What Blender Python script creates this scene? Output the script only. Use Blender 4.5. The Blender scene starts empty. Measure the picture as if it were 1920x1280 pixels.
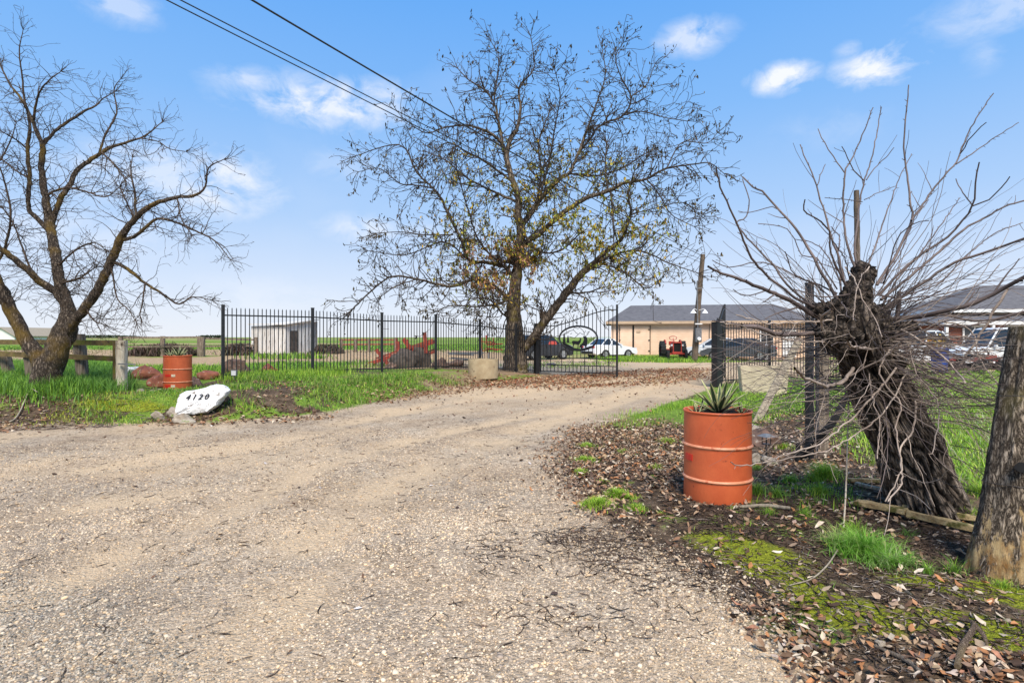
import bpy, bmesh, math, random
import numpy as np
from mathutils import Vector, Matrix, noise
random.seed(7); rng = np.random.default_rng(11)
S = bpy.context.scene; COL = S.collection
F = 1067.0; HY = 632.0; H = 1.5; PI = math.pi
def P(px, py, D): return Vector(((px-960)/F*D, D, H-(py-HY)/F*D))
def sstep(a, b, x):
    t = np.clip((np.asarray(x, dtype=float)-a)/(b-a), 0, 1); return t*t*(3-2*t)

# ------------------------------------------------------------ value noise
_T = np.random.default_rng(5).random((256, 256))
def vn(x, y, s=1.0, o=0):
    x = np.asarray(x, dtype=float)*s+o*17.3; y = np.asarray(y, dtype=float)*s+o*9.1
    xi = np.floor(x).astype(int); yi = np.floor(y).astype(int); fx = x-xi; fy = y-yi
    fx = fx*fx*(3-2*fx); fy = fy*fy*(3-2*fy)
    a = _T[xi % 256, yi % 256]; b = _T[(xi+1) % 256, yi % 256]; c = _T[xi % 256, (yi+1) % 256]; d = _T[(xi+1) % 256, (yi+1) % 256]
    return (a*(1-fx)+b*fx)*(1-fy)+(c*(1-fx)+d*fx)*fy
def fbm(x, y, s=1.0, o=0, n=4):
    r = 0; a = .5; t = 0
    for i in range(n):
        r = r+a*vn(x, y, s*2**i, o+i*3); t += a; a *= .5
    return r/t

# ------------------------------------------------------------ ground plan (metres, camera at x=0 y=0)
DRV = [(-60,-12),(-60,8.8),(-15,9.2),(-8.6,9.7),(-7.2,9.9),(-5.2,10.05),(-3.7,11.0),(-3.0,13.6),(-1.9,17.2),(.3,20.6),(1.6,22.4),(1.6,24.2),(-2,26.2),(-6,28),(-9,29.5),(-8,33),
       (1,36.5),(5,40),(8.3,40),(8.6,33.5),(14,34.2),(20,36.5),(34,36),(34,27),(22,25),(14,24),(9.6,22.5),(7.4,19.4),(5.6,16.2),(3.6,13.0),(2.3,11),(1.6,9.4),(.85,6.9),(.7,5.6),(.72,4.6),(1.15,3.4),(1.35,2.47),(1.5,1),(2.0,-12)]
def drv_sd(x, y):
    x = np.atleast_1d(np.asarray(x, dtype=float)); y = np.atleast_1d(np.asarray(y, dtype=float))
    d2 = np.full(x.shape, 1e9); ins = np.zeros(x.shape, bool); n = len(DRV)
    for i in range(n):
        ax, ay = DRV[i]; bx, by = DRV[(i+1) % n]; dx, dy = bx-ax, by-ay
        t = np.clip(((x-ax)*dx+(y-ay)*dy)/(dx*dx+dy*dy), 0, 1)
        d2 = np.minimum(d2, (x-ax-t*dx)**2+(y-ay-t*dy)**2)
        c = (ay > y) != (by > y)
        with np.errstate(divide='ignore', invalid='ignore'):
            xx = ax+(y-ay)*dx/(dy if dy else 1e-9)
        ins ^= c & (x < xx)
    return np.where(ins, -1, 1)*np.sqrt(d2)
TRK = []
def hgt(x, y, sd=None):
    x = np.atleast_1d(np.asarray(x, dtype=float)); y = np.atleast_1d(np.asarray(y, dtype=float))
    if sd is None: sd = drv_sd(x, y)
    lm = 1-sstep(-3.5, 2.2, x); rm = sstep(0, 2, x)*(1-sstep(10, 20, y))
    z = (.40+.05*(1-sstep(-6, -4, x)))*sstep(-.15, 1.25, sd)*lm
    z = z-.30*np.exp(-((x+7.64)**2+(y-12.9)**2)/1.1)
    z = z+.07*sstep(0, .8, sd)*rm + .12*np.exp(-((x-3.75)**2+(y-5.3)**2)/.5)
    z = z+(fbm(x, y, .7, 3)-.5)*.07*sstep(-.6, .6, sd)*(1-sstep(25, 60, y)) + (fbm(x, y, .45, 9)-.5)*.05 + (vn(x, y, 7, 4)-.5)*.012*(1-sstep(8, 16, y))
    for pl_, w_ in TRK:
        d2 = np.full(x.shape, 1e9)
        for (ax, ay), (bx, by) in zip(pl_, pl_[1:]):
            dx, dy = bx-ax, by-ay; t = np.clip(((x-ax)*dx+(y-ay)*dy)/(dx*dx+dy*dy), 0, 1); d2 = np.minimum(d2, (x-ax-t*dx)**2+(y-ay-t*dy)**2)
        z = z-.032*np.exp(-d2/w_**2)+.016*np.exp(-(np.sqrt(d2)-1.7*w_)**2/(.5*w_)**2)
    return z
def hz(x, y): return float(hgt(x, y)[0])
def G(px, py):
    """where the ray through a photo point meets the ground"""
    D = 6.
    for _ in range(12):
        z = hz((px-960)/F*D, D); D = .5*D+.5*(H-z)*F/max(py-HY, 3)
    x = (px-960)/F*D
    return Vector((x, D, hz(x, D)))

# ------------------------------------------------------------ tagging
def tag(o, label=None, cat=None, group=None, kind=None):
    if label: o['label'] = label
    if cat: o['category'] = cat
    if group: o['group'] = group
    if kind: o['kind'] = kind
    return o
def empty(name, loc=(0,0,0), rz=0, label=None, cat=None, group=None, parent=None):
    o = bpy.data.objects.new(name, None); COL.objects.link(o); o.location = loc; o.rotation_euler = (0, 0, rz); o.empty_display_size = .2
    if parent: o.parent = parent
    return tag(o, label, cat, group)
def copy_tree(o, parent=None):
    c = o.copy(); COL.objects.link(c)
    if parent: c.parent = parent
    for ch in list(o.children): copy_tree(ch, c)
    return c

# ------------------------------------------------------------ materials
def nm(name):
    m = bpy.data.materials.new(name); m.use_nodes = True; nt = m.node_tree
    return m, nt, nt.nodes, nt.links, nt.nodes['Principled BSDF']
def pm(name, c1, c2=None, scale=6, rough=.8, metal=0, bump=0, bscale=None, stretch=(1,1,1), detail=6, c3=None, t3=.6, s3=30, contrast=(.35,.65), spec=.4, coat=0):
    """painted / worn surface: two-colour noise, optional third colour in spots, bump"""
    m, nt, N, L, B = nm(name)
    B.inputs['Roughness'].default_value = rough; B.inputs['Metallic'].default_value = metal; B.inputs['Specular IOR Level'].default_value = spec
    B.inputs['Coat Weight'].default_value = coat
    tc = N.new('ShaderNodeTexCoord'); mp = N.new('ShaderNodeMapping'); mp.inputs['Scale'].default_value = stretch
    L.new(tc.outputs['Object'], mp.inputs['Vector'])
    if c2 is None: c2 = tuple(v*.75 for v in c1)
    n = N.new('ShaderNodeTexNoise'); n.inputs['Scale'].default_value = scale; n.inputs['Detail'].default_value = detail; n.inputs['Roughness'].default_value = .62
    L.new(mp.outputs[0], n.inputs['Vector'])
    r = N.new('ShaderNodeValToRGB'); r.color_ramp.elements[0].position = contrast[0]; r.color_ramp.elements[1].position = contrast[1]
    r.color_ramp.elements[0].color = (*c2, 1); r.color_ramp.elements[1].color = (*c1, 1)
    L.new(n.outputs['Fac'], r.inputs['Fac']); out = r.outputs['Color']
    if c3:
        n3 = N.new('ShaderNodeTexNoise'); n3.inputs['Scale'].default_value = s3; n3.inputs['Detail'].default_value = 5
        L.new(mp.outputs[0], n3.inputs['Vector'])
        r3 = N.new('ShaderNodeValToRGB'); r3.color_ramp.elements[0].position = t3; r3.color_ramp.elements[1].position = t3+.06
        r3.color_ramp.elements[0].color = (0,0,0,1); r3.color_ramp.elements[1].color = (1,1,1,1)
        L.new(n3.outputs['Fac'], r3.inputs['Fac'])
        mx = N.new('ShaderNodeMix'); mx.data_type = 'RGBA'; L.new(r3.outputs['Color'], mx.inputs['Factor']); L.new(out, mx.inputs['A']); mx.inputs['B'].default_value = (*c3, 1)
        out = mx.outputs['Result']
    L.new(out, B.inputs['Base Color'])
    if bump:
        bn = N.new('ShaderNodeTexNoise'); bn.inputs['Scale'].default_value = bscale or scale*4; bn.inputs['Detail'].default_value = 8; bn.inputs['Roughness'].default_value = .7
        L.new(mp.outputs[0], bn.inputs['Vector'])
        b = N.new('ShaderNodeBump'); b.inputs['Strength'].default_value = min(1, bump); b.inputs['Distance'].default_value = .02*max(1, bump)
        L.new(bn.outputs['Fac'], b.inputs['Height']); L.new(b.outputs[0], B.inputs['Normal'])
    return m
def attr_mat(name, rough=.7, trans=0, gain=1):
    m, nt, N, L, B = nm(name)
    a = N.new('ShaderNodeAttribute'); a.attribute_name = 'Col'
    n = N.new('ShaderNodeTexNoise'); n.inputs['Scale'].default_value = 60; n.inputs['Detail'].default_value = 3
    tc = N.new('ShaderNodeTexCoord'); L.new(tc.outputs['Object'], n.inputs['Vector'])
    mr = N.new('ShaderNodeMapRange'); mr.inputs['To Min'].default_value = .6*gain; mr.inputs['To Max'].default_value = 1.4*gain
    L.new(n.outputs['Fac'], mr.inputs['Value'])
    mm = N.new('ShaderNodeVectorMath'); mm.operation = 'SCALE'; L.new(a.outputs['Color'], mm.inputs[0]); L.new(mr.outputs[0], mm.inputs['Scale'])
    L.new(mm.outputs[0], B.inputs['Base Color']); B.inputs['Roughness'].default_value = rough; B.inputs['Specular IOR Level'].default_value = .25
    if trans:
        t = N.new('ShaderNodeBsdfTranslucent'); L.new(mm.outputs[0], t.inputs['Color']); ms = N.new('ShaderNodeMixShader'); ms.inputs[0].default_value = trans
        L.new(B.outputs[0], ms.inputs[1]); L.new(t.outputs[0], ms.inputs[2]); L.new(ms.outputs[0], N['Material Output'].inputs['Surface'])
    return m
def ridge_bark(name):
    m, nt, N, L, B = nm(name); B.inputs['Roughness'].default_value = .93; B.inputs['Specular IOR Level'].default_value = .2
    a = N.new('ShaderNodeAttribute'); a.attribute_name = 'Col'; tc = N.new('ShaderNodeTexCoord'); n = N.new('ShaderNodeTexNoise'); n.inputs['Scale'].default_value = 34; n.inputs['Detail'].default_value = 9; n.inputs['Roughness'].default_value = .75
    L.new(tc.outputs['Object'], n.inputs['Vector']); r = N.new('ShaderNodeMapRange'); r.inputs['From Min'].default_value = .3; r.inputs['From Max'].default_value = .7; r.inputs['To Min'].default_value = .35; r.inputs['To Max'].default_value = 1.6; L.new(n.outputs[0], r.inputs['Value'])
    v = N.new('ShaderNodeVectorMath'); v.operation = 'SCALE'; L.new(a.outputs['Color'], v.inputs[0]); 
    a2 = N.new('ShaderNodeAttribute'); a2.attribute_name = 'bkv'; wn = N.new('ShaderNodeTexNoise'); wn.inputs['Scale'].default_value = 9; wn.inputs['Detail'].default_value = 5; L.new(a2.outputs['Vector'], wn.inputs['Vector'])
    ma = N.new('ShaderNodeVectorMath'); ma.operation = 'MULTIPLY_ADD'; L.new(wn.outputs['Color'], ma.inputs[0]); ma.inputs[1].default_value = (.05,.05,.05); L.new(a2.outputs['Vector'], ma.inputs[2])
    vo = N.new('ShaderNodeTexVoronoi'); vo.feature = 'DISTANCE_TO_EDGE'; vo.inputs['Scale'].default_value = 26; L.new(ma.outputs[0], vo.inputs['Vector'])
    vr = N.new('ShaderNodeMapRange'); vr.inputs['From Min'].default_value = .03; vr.inputs['From Max'].default_value = .30; vr.inputs['To Min'].default_value = .16; vr.inputs['To Max'].default_value = 1.25; L.new(vo.outputs['Distance'], vr.inputs['Value'])
    pr = N.new('ShaderNodeMath'); pr.operation = 'MULTIPLY'; L.new(r.outputs[0], pr.inputs[0]); L.new(vr.outputs[0], pr.inputs[1])
    L.new(pr.outputs[0], v.inputs['Scale']); L.new(v.outputs[0], B.inputs['Base Color'])
    b = N.new('ShaderNodeBump'); b.inputs['Strength'].default_value = 1; b.inputs['Distance'].default_value = .016; L.new(pr.outputs[0], b.inputs['Height']); L.new(b.outputs[0], B.inputs['Normal']); return m
def bark_mat(name, dark, light, moss=None, scale=9, zs=.25, mossamt=.5, dist=.03):
    m, nt, N, L, B = nm(name); B.inputs['Roughness'].default_value = .92; B.inputs['Specular IOR Level'].default_value = .2
    tc = N.new('ShaderNodeTexCoord'); mp = N.new('ShaderNodeMapping'); mp.inputs['Scale'].default_value = (1,1,zs); L.new(tc.outputs['Object'], mp.inputs['Vector'])
    v = N.new('ShaderNodeTexVoronoi'); v.feature = 'DISTANCE_TO_EDGE'; v.inputs['Scale'].default_value = scale*1.6
    n = N.new('ShaderNodeTexNoise'); n.inputs['Scale'].default_value = scale; n.inputs['Detail'].default_value = 10; n.inputs['Roughness'].default_value = .7; n.inputs['Distortion'].default_value = .5
    L.new(mp.outputs[0], n.inputs['Vector'])
    ad = N.new('ShaderNodeVectorMath'); ad.operation = 'MULTIPLY_ADD'; L.new(n.outputs['Color'], ad.inputs[0]); ad.inputs[1].default_value = (.12,.12,.12); L.new(mp.outputs[0], ad.inputs[2]); L.new(ad.outputs[0], v.inputs['Vector'])
    vm = N.new('ShaderNodeMapRange'); vm.inputs['From Max'].default_value = .35; L.new(v.outputs['Distance'], vm.inputs['Value'])
    mu = N.new('ShaderNodeMath'); mu.operation = 'MULTIPLY'; L.new(vm.outputs[0], mu.inputs[0]); L.new(n.outputs['Fac'], mu.inputs[1])
    r = N.new('ShaderNodeValToRGB'); r.color_ramp.elements[0].color = (*dark, 1); r.color_ramp.elements[1].color = (*light, 1); r.color_ramp.elements[0].position = .05; r.color_ramp.elements[1].position = .55
    L.new(mu.outputs[0], r.inputs['Fac']); out = r.outputs['Color']
    if moss:
        n2 = N.new('ShaderNodeTexNoise'); n2.inputs['Scale'].default_value = 2.2; n2.inputs['Detail'].default_value = 8; L.new(tc.outputs['Object'], n2.inputs['Vector'])
        r2 = N.new('ShaderNodeValToRGB'); r2.color_ramp.elements[0].position = mossamt; r2.color_ramp.elements[1].position = mossamt+.14
        r2.color_ramp.elements[0].color = (0,0,0,1); r2.color_ramp.elements[1].color = (.75,.75,.75,1)
        L.new(n2.outputs['Fac'], r2.inputs['Fac']); mx = N.new('ShaderNodeMix'); mx.data_type = 'RGBA'
        L.new(r2.outputs['Color'], mx.inputs['Factor']); L.new(out, mx.inputs['A']); mx.inputs['B'].default_value = (*moss, 1); out = mx.outputs['Result']
    L.new(out, B.inputs['Base Color'])
    b = N.new('ShaderNodeBump'); b.inputs['Strength'].default_value = 1; b.inputs['Distance'].default_value = dist; L.new(mu.outputs[0], b.inputs['Height']); L.new(b.outputs[0], B.inputs['Normal'])
    return m
M = {}
M['black'] = pm('black_steel', (.018,.018,.02), (.008,.008,.009), 20, .45, 0, .1, spec=.5)
M['orange'] = pm('orange_paint', (.66,.14,.047), (.58,.11,.037), 7, .5, 0, .12, 40, c3=(.36,.07,.03), t3=.68, s3=20, spec=.35)
def muddy(m):
    nt = m.node_tree; N = nt.nodes; L = nt.links; B = N['Principled BSDF']; src = B.inputs['Base Color'].links[0].from_socket
    tc = N.new('ShaderNodeTexCoord'); s = N.new('ShaderNodeSeparateXYZ'); L.new(tc.outputs['Object'], s.inputs[0]); n = N.new('ShaderNodeTexNoise'); n.inputs['Scale'].default_value = 13; n.inputs['Detail'].default_value = 9; n.inputs['Roughness'].default_value = .7; L.new(tc.outputs['Object'], n.inputs['Vector'])
    mr = N.new('ShaderNodeMapRange'); mr.inputs['From Min'].default_value = .22; mr.inputs['From Max'].default_value = .02; mr.inputs['To Min'].default_value = -.16; mr.inputs['To Max'].default_value = .13; mr.clamp = True; L.new(s.outputs['Z'], mr.inputs['Value'])
    ad = N.new('ShaderNodeMath'); L.new(mr.outputs[0], ad.inputs[0]); L.new(n.outputs[0], ad.inputs[1]); r = N.new('ShaderNodeValToRGB'); r.color_ramp.elements[0].position = .54; r.color_ramp.elements[1].position = .68; r.color_ramp.elements[0].color = (0,0,0,1); r.color_ramp.elements[1].color = (.7,.7,.7,1); L.new(ad.outputs[0], r.inputs[0])
    x = N.new('ShaderNodeMix'); x.data_type = 'RGBA'; L.new(r.outputs[0], x.inputs['Factor']); L.new(src, x.inputs['A']); x.inputs['B'].default_value = (.16,.085,.05,1); L.new(x.outputs['Result'], B.inputs['Base Color'])
muddy(M['orange'])
M['orange_rib'] = pm('highlit_orange_rib', (.74,.33,.18), (.66,.24,.11), 16, .45, c3=(.50,.12,.05), t3=.58, s3=20)  # paler than the shell: the ribs' bright highlights painted into the colour
M['red_sticker'] = pm('red_reflector', (.72,.035,.02), (.62,.03,.018), 30, .35)
M['white_sticker'] = pm('white_reflector', (.8,.68,.48), (.7,.55,.36), 30, .35)
M['soil'] = pm('potting_soil', (.06,.04,.025), (.02,.014,.01), 60, .95, 0, 1)
M['white_rock'] = pm('white_painted_rock', (.78,.77,.75), (.62,.61,.59), 5, .75, 0, .8, 14, c3=(.30,.27,.24), t3=.60, s3=11)
M['rock'] = pm('pale_rock', (.42,.36,.28), (.25,.20,.15), 8, .9, 0, 1, 20, c3=(.16,.2,.06), t3=.6, s3=6)
M['red_rock'] = pm('red_rock', (.34,.12,.065), (.17,.055,.035), 5, .9, 0, 1.2, 12, c3=(.38,.27,.2), t3=.62, s3=9)
M['brown_rock'] = pm('brown_rock', (.22,.13,.09), (.08,.05,.04), 7, .9, 0, 1.5, 14, c3=(.3,.25,.2), t3=.6, s3=16)
M['concrete'] = pm('tan_concrete', (.42,.33,.20), (.31,.23,.13), 4, .9, 0, .5, 30, c3=(.2,.15,.09), t3=.64, s3=5)
M['concrete2'] = pm('pale_tan_concrete', (.60,.50,.35), (.46,.38,.26), 4, .9, 0, .5, 30, c3=(.2,.16,.1), t3=.66, s3=5)
M['dark'] = pm('dark_void', (.012,.011,.01), (.006,.006,.006), 10, .9)
M['wood_mossy'] = pm('mossy_weathered_rail', (.20,.14,.055), (.07,.05,.02), 5, .95, 0, .8, 30, stretch=(1,1,1), c3=(.13,.13,.02), t3=.52, s3=4)
M['wood_grey'] = pm('grey_weathered_wood', (.30,.24,.18), (.09,.065,.045), 9, .95, 0, .9, 24, stretch=(3,3,.35))
M['wood_pale'] = pm('pale_peeling_post', (.72,.64,.50), (.40,.31,.21), 7, .95, 0, .9, 24, stretch=(2,2,.5), c3=(.09,.06,.04), t3=.62, s3=8)
M['board'] = pm('weathered_board', (.40,.34,.25), (.22,.18,.13), 8, .9, 0, .5, 30, stretch=(4,4,.4))
M['yboard'] = pm('old_yellow_timber', (.50,.38,.19), (.22,.14,.06), 8, .9, 0, .8, 30, c3=(.1,.09,.02), t3=.58, s3=6)
M['shed_white'] = pm('peeling_white_boards', (.74,.71,.66), (.50,.46,.41), 3, .9, 0, .5, 20, stretch=(3,3,.4), c3=(.16,.12,.09), t3=.63, s3=5)
M['shed_dark'] = pm('shed_dark_boards', (.10,.08,.065), (.04,.03,.025), 5, .9)
M['red_iron'] = pm('rusty_red_iron', (.36,.06,.035), (.18,.035,.025), 6, .8, 0, .4, 30)
M['red_paint'] = pm('tractor_red', (.50,.055,.035), (.30,.04,.03), 4, .55)
M['rubber'] = pm('tyre_rubber', (.025,.025,.026), (.012,.012,.012), 10, .85)
M['rim'] = pm('wheel_rim', (.45,.46,.47), (.25,.26,.27), 10, .4, .4)
M['glass'] = pm('dark_glass', (.02,.026,.032), (.012,.016,.02), 3, .08, spec=.7)
M['white_car'] = pm('white_car_paint', (.78,.79,.80), (.72,.73,.74), 2, .25, coat=.5)
M['grey_car'] = pm('grey_car_paint', (.075,.08,.09), (.055,.058,.065), 2, .3, coat=.6)
M['dark_car'] = pm('dark_car_paint', (.035,.037,.042), (.025,.026,.03), 2, .3, coat=.6)
M['silver_car'] = pm('silver_car_paint', (.62,.64,.66), (.54,.56,.58), 2, .3, coat=.5)
M['red_light'] = pm('tail_lamp_red', (.5,.02,.02), (.4,.015,.015), 3, .2)
M['clear_light'] = pm('lamp_clear', (.75,.75,.75), (.6,.6,.6), 3, .15)
M['blue'] = pm('blue_plastic', (.02,.06,.30), (.015,.045,.24), 4, .5)
M['meter_grey'] = pm('meter_box_grey', (.16,.17,.18), (.10,.10,.11), 8, .6)
M['white_metal'] = pm('white_enamel', (.8,.8,.8), (.7,.7,.7), 6, .4)
M['pole'] = pm('utility_pole_wood', (.17,.125,.09), (.06,.043,.03), 5, .95, 0, .9, 12, stretch=(6,6,.5))
M['brush'] = attr_mat('dry_brush')
M['barnroof'] = pm('asphalt_shingles', (.135,.13,.135), (.085,.08,.085), 3, .95, 0, .6, 20, stretch=(1,1,4), c3=(.13,.13,.135), t3=.6, s3=12)
M['trim'] = pm('tan_trim', (.50,.36,.24), (.42,.30,.20), 3, .8)
M['brick'] = pm('red_brown_brick', (.26,.10,.065), (.17,.065,.045), 12, .9)
M['wtrim'] = pm('white_trim', (.74,.74,.72), (.66,.66,.64), 6, .6)
M['leaf'] = attr_mat('leaf_litter', .75, .15)
M['grass'] = attr_mat('grass_blade', .55, .3)
M['stone'] = attr_mat('gravel_stone', .9)
M['twig'] = attr_mat('dry_twigs', .9)
M['wire'] = pm('dark_cable', (.03,.03,.032), (.02,.02,.02), 10, .6)
M['steelwire'] = pm('old_steel_wire', (.10,.08,.07), (.06,.05,.045), 20, .6, .3)

def siding_mat():
    m, nt, N, L, B = nm('peach_lap_siding'); B.inputs['Roughness'].default_value = .8
    tc = N.new('ShaderNodeTexCoord'); sx = N.new('ShaderNodeSeparateXYZ'); L.new(tc.outputs['Object'], sx.inputs[0])
    mu = N.new('ShaderNodeMath'); mu.operation = 'MULTIPLY'; mu.inputs[1].default_value = 5.2; L.new(sx.outputs['Z'], mu.inputs[0])
    fr = N.new('ShaderNodeMath'); fr.operation = 'FRACT'; L.new(mu.outputs[0], fr.inputs[0])
    n = N.new('ShaderNodeTexNoise'); n.inputs['Scale'].default_value = 1.5; n.inputs['Detail'].default_value = 8; L.new(tc.outputs['Object'], n.inputs['Vector'])
    r = N.new('ShaderNodeValToRGB'); r.color_ramp.elements[0].color = (.68,.46,.31,1); r.color_ramp.elements[1].color = (.76,.54,.38,1); r.color_ramp.elements[0].position = .35; r.color_ramp.elements[1].position = .65
    L.new(n.outputs['Fac'], r.inputs['Fac']); L.new(r.outputs[0], B.inputs['Base Color'])
    b = N.new('ShaderNodeBump'); b.inputs['Strength'].default_value = .35; b.inputs['Distance'].default_value = .02; b.invert = True; L.new(fr.outputs[0], b.inputs['Height']); L.new(b.outputs[0], B.inputs['Normal'])
    return m
M['siding'] = siding_mat()
def ground_mat():
    m, nt, N, L, B = nm('earth_and_gravel'); B.inputs['Roughness'].default_value = .95; B.inputs['Specular IOR Level'].default_value = .15
    tc = N.new('ShaderNodeTexCoord'); O = tc.outputs['Object']
    def noi(s, d=6, ro=.6):
        n = N.new('ShaderNodeTexNoise'); n.inputs['Scale'].default_value = s; n.inputs['Detail'].default_value = d; n.inputs['Roughness'].default_value = ro; L.new(O, n.inputs['Vector']); return n.outputs['Fac']
    def ramp(f, a, b, ca, cb):
        r = N.new('ShaderNodeValToRGB'); r.color_ramp.elements[0].position = a; r.color_ramp.elements[1].position = b
        r.color_ramp.elements[0].color = (*ca, 1); r.color_ramp.elements[1].color = (*cb, 1); L.new(f, r.inputs['Fac']); return r.outputs['Color']
    def mix(f, a, b, t='MIX'):
        x = N.new('ShaderNodeMix'); x.data_type = 'RGBA'; x.blend_type = t
        for s, k in ((f, 'Factor'), (a, 'A'), (b, 'B')):
            if isinstance(s, (int, float)): x.inputs[k].default_value = s
            elif isinstance(s, tuple): x.inputs[k].default_value = (*s, 1)
            else: L.new(s, x.inputs[k])
        return x.outputs['Result']
    def math_(op, a, b):
        x = N.new('ShaderNodeMath'); x.operation = op
        for i, s in enumerate((a, b)):
            if isinstance(s, (int, float)): x.inputs[i].default_value = s
            else: L.new(s, x.inputs[i])
        return x.outputs[0]
    def att(nme):
        a = N.new('ShaderNodeAttribute'); a.attribute_name = nme; s = N.new('ShaderNodeSeparateColor'); L.new(a.outputs['Color'], s.inputs[0]); return s.outputs
    A = att('maskA'); Bm = att('maskB')
    vor = N.new('ShaderNodeTexVoronoi'); vor.inputs['Scale'].default_value = 48; L.new(O, vor.inputs['Vector'])
    vor2 = N.new('ShaderNodeTexVoronoi'); vor2.inputs['Scale'].default_value = 95; L.new(O, vor2.inputs['Vector'])
    vc = N.new('ShaderNodeSeparateColor'); L.new(vor.outputs['Color'], vc.inputs[0]); vc2 = N.new('ShaderNodeSeparateColor'); L.new(vor2.outputs['Color'], vc2.inputs[0])
    big = noi(.9, 8, .65); fine = noi(28, 6, .75); med = noi(6, 8, .7)
    # gravel
    g = ramp(big, .38, .62, (.60,.47,.34), (.70,.60,.48))
    st = ramp(vc.outputs[0], .0, 1., (.34,.30,.27), (1.0,.98,.94)); st2 = ramp(vc2.outputs[1], 0., 1., (.42,.38,.34), (1.0,.98,.96))
    g = mix(.7, g, mix(1., g, st, 'MULTIPLY')); g = mix(.6, g, mix(1., g, st2, 'MULTIPLY'))
    g = mix(.75, g, mix(1., g, ramp(fine, .36, .56, (.36,.33,.3), (1.15,1.15,1.15)), 'MULTIPLY'))
    g = mix(1., g, ramp(noi(.55, 9, .62), .36, .60, (.80,.80,.81), (1.10,1.08,1.04)), 'MULTIPLY')
    g = mix(.8, g, mix(1., g, ramp(noi(3.2, 9, .7), .36, .56, (.72,.70,.68), (1.08,1.08,1.08)), 'MULTIPLY'))
    g = mix(math_('MULTIPLY', Bm[2], .75), g, (.12,.12,.115))                        # darker grey coarse gravel
    tan = mix(.6, (.55,.40,.25), mix(1., (.60,.45,.29), ramp(fine, .3, .6, (.5,.45,.4), (1.1,1.1,1.1)), 'MULTIPLY'))
    tf = math_('MULTIPLY', Bm[1], math_('ADD', math_('MULTIPLY', med, 1.5), .25))
    g = mix(tf, g, tan)
    # soil / thatch off the drive
    soil = mix(ramp(med, .4, .6, (0,0,0), (1,1,1)), (.06,.04,.025), (.16,.11,.07))
    soil = mix(.6, soil, mix(1., soil, ramp(fine, .35, .6, (.3,.3,.3), (1.3,1.3,1.3)), 'MULTIPLY'))
    tanf = mix(ramp(med, .4, .62, (0,0,0), (1,1,1)), (.38,.25,.14), (.52,.38,.23))
    off = mix(A[2], tanf, soil)
    grs = mix(ramp(med, .38, .62, (0,0,0), (1,1,1)), (.09,.15,.02), (.20,.29,.04))
    gf = ramp(math_('ADD', A[1], math_('MULTIPLY', math_('SUBTRACT', med, .5), .9)), .42, .58, (0,0,0), (1,1,1))
    off = mix(gf, off, grs)
    dm = ramp(math_('ADD', A[0], math_('MULTIPLY', math_('SUBTRACT', med, .5), .7)), .40, .60, (0,0,0), (1,1,1))
    c = mix(dm, off, g)
    ms = mix(ramp(noi(30, 6, .75), .35, .6, (0,0,0), (1,1,1)), (.075,.085,.010), (.27,.29,.022))
    mf = ramp(math_('ADD', Bm[0], math_('MULTIPLY', math_('SUBTRACT', noi(9, 8, .7), .5), .9)), .45, .62, (0,0,0), (1,1,1))
    c = mix(mf, c, ms)
    L.new(c, B.inputs['Base Color'])
    hgtn = math_('ADD', math_('MULTIPLY', vor.outputs['Distance'], -1.0), math_('ADD', math_('MULTIPLY', fine, 1.1), math_('MULTIPLY', vor2.outputs['Distance'], -.5)))
    b = N.new('ShaderNodeBump'); b.inputs['Strength'].default_value = .9; b.inputs['Distance'].default_value = .014; L.new(hgtn, b.inputs['Height']); L.new(b.outputs[0], B.inputs['Normal'])
    return m
M['ground'] = ground_mat()

# ------------------------------------------------------------ mesh building
def mesh_np(name, V, Fc, mat, parent=None, col=None, smooth=False):
    V = np.asarray(V, dtype=np.float32); Fc = np.asarray(Fc, dtype=np.int32); k = Fc.shape[1]
    me = bpy.data.meshes.new(name); me.vertices.add(len(V)); me.vertices.foreach_set('co', V.ravel())
    me.loops.add(Fc.size); me.loops.foreach_set('vertex_index', Fc.ravel())
    me.polygons.add(len(Fc)); me.polygons.foreach_set('loop_start', np.arange(0, Fc.size, k, dtype=np.int32))
    if smooth: me.polygons.foreach_set('use_smooth', np.ones(len(Fc), bool))
    me.update(calc_edges=True)
    if col is not None:
        for nme, c in (col.items() if isinstance(col, dict) else [('Col', col)]):
            a = me.attributes.new(nme, 'FLOAT_COLOR', 'POINT'); c4 = np.ones((len(V), 4), np.float32); c4[:, :c.shape[1]] = c; a.data.foreach_set('color', c4.ravel())
    me.materials.append(mat)
    o = bpy.data.objects.new(name, me); COL.objects.link(o)
    if parent: o.parent = parent
    return o
def scatter(tv, tf, pos, rot, scl, colr):
    """n copies of a template; pos (n,3) rot (n,3,3) scl (n,) or (n,3)"""
    n = len(pos); k = len(tv); scl = np.asarray(scl); scl = scl[:, None] if scl.ndim == 1 else scl
    if tv.ndim == 2: T = tv[None]*scl[:, None, :]
    else: T = tv*scl[:, None, :]
    k = T.shape[1]
    V = np.einsum('nij,nkj->nki', rot, T)+pos[:, None, :]
    Fc = (tf[None]+(np.arange(n)*k)[:, None, None]).reshape(-1, tf.shape[1])
    return V.reshape(-1, 3), Fc, np.repeat(colr, k, axis=0)
def rotz(a):
    c, s = np.cos(a), np.sin(a); R = np.zeros((len(a), 3, 3)); R[:,0,0] = c; R[:,0,1] = -s; R[:,1,0] = s; R[:,1,1] = c; R[:,2,2] = 1; return R
def rotx(a):
    c, s = np.cos(a), np.sin(a); R = np.zeros((len(a), 3, 3)); R[:,1,1] = c; R[:,1,2] = -s; R[:,2,1] = s; R[:,2,2] = c; R[:,0,0] = 1; return R

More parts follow.
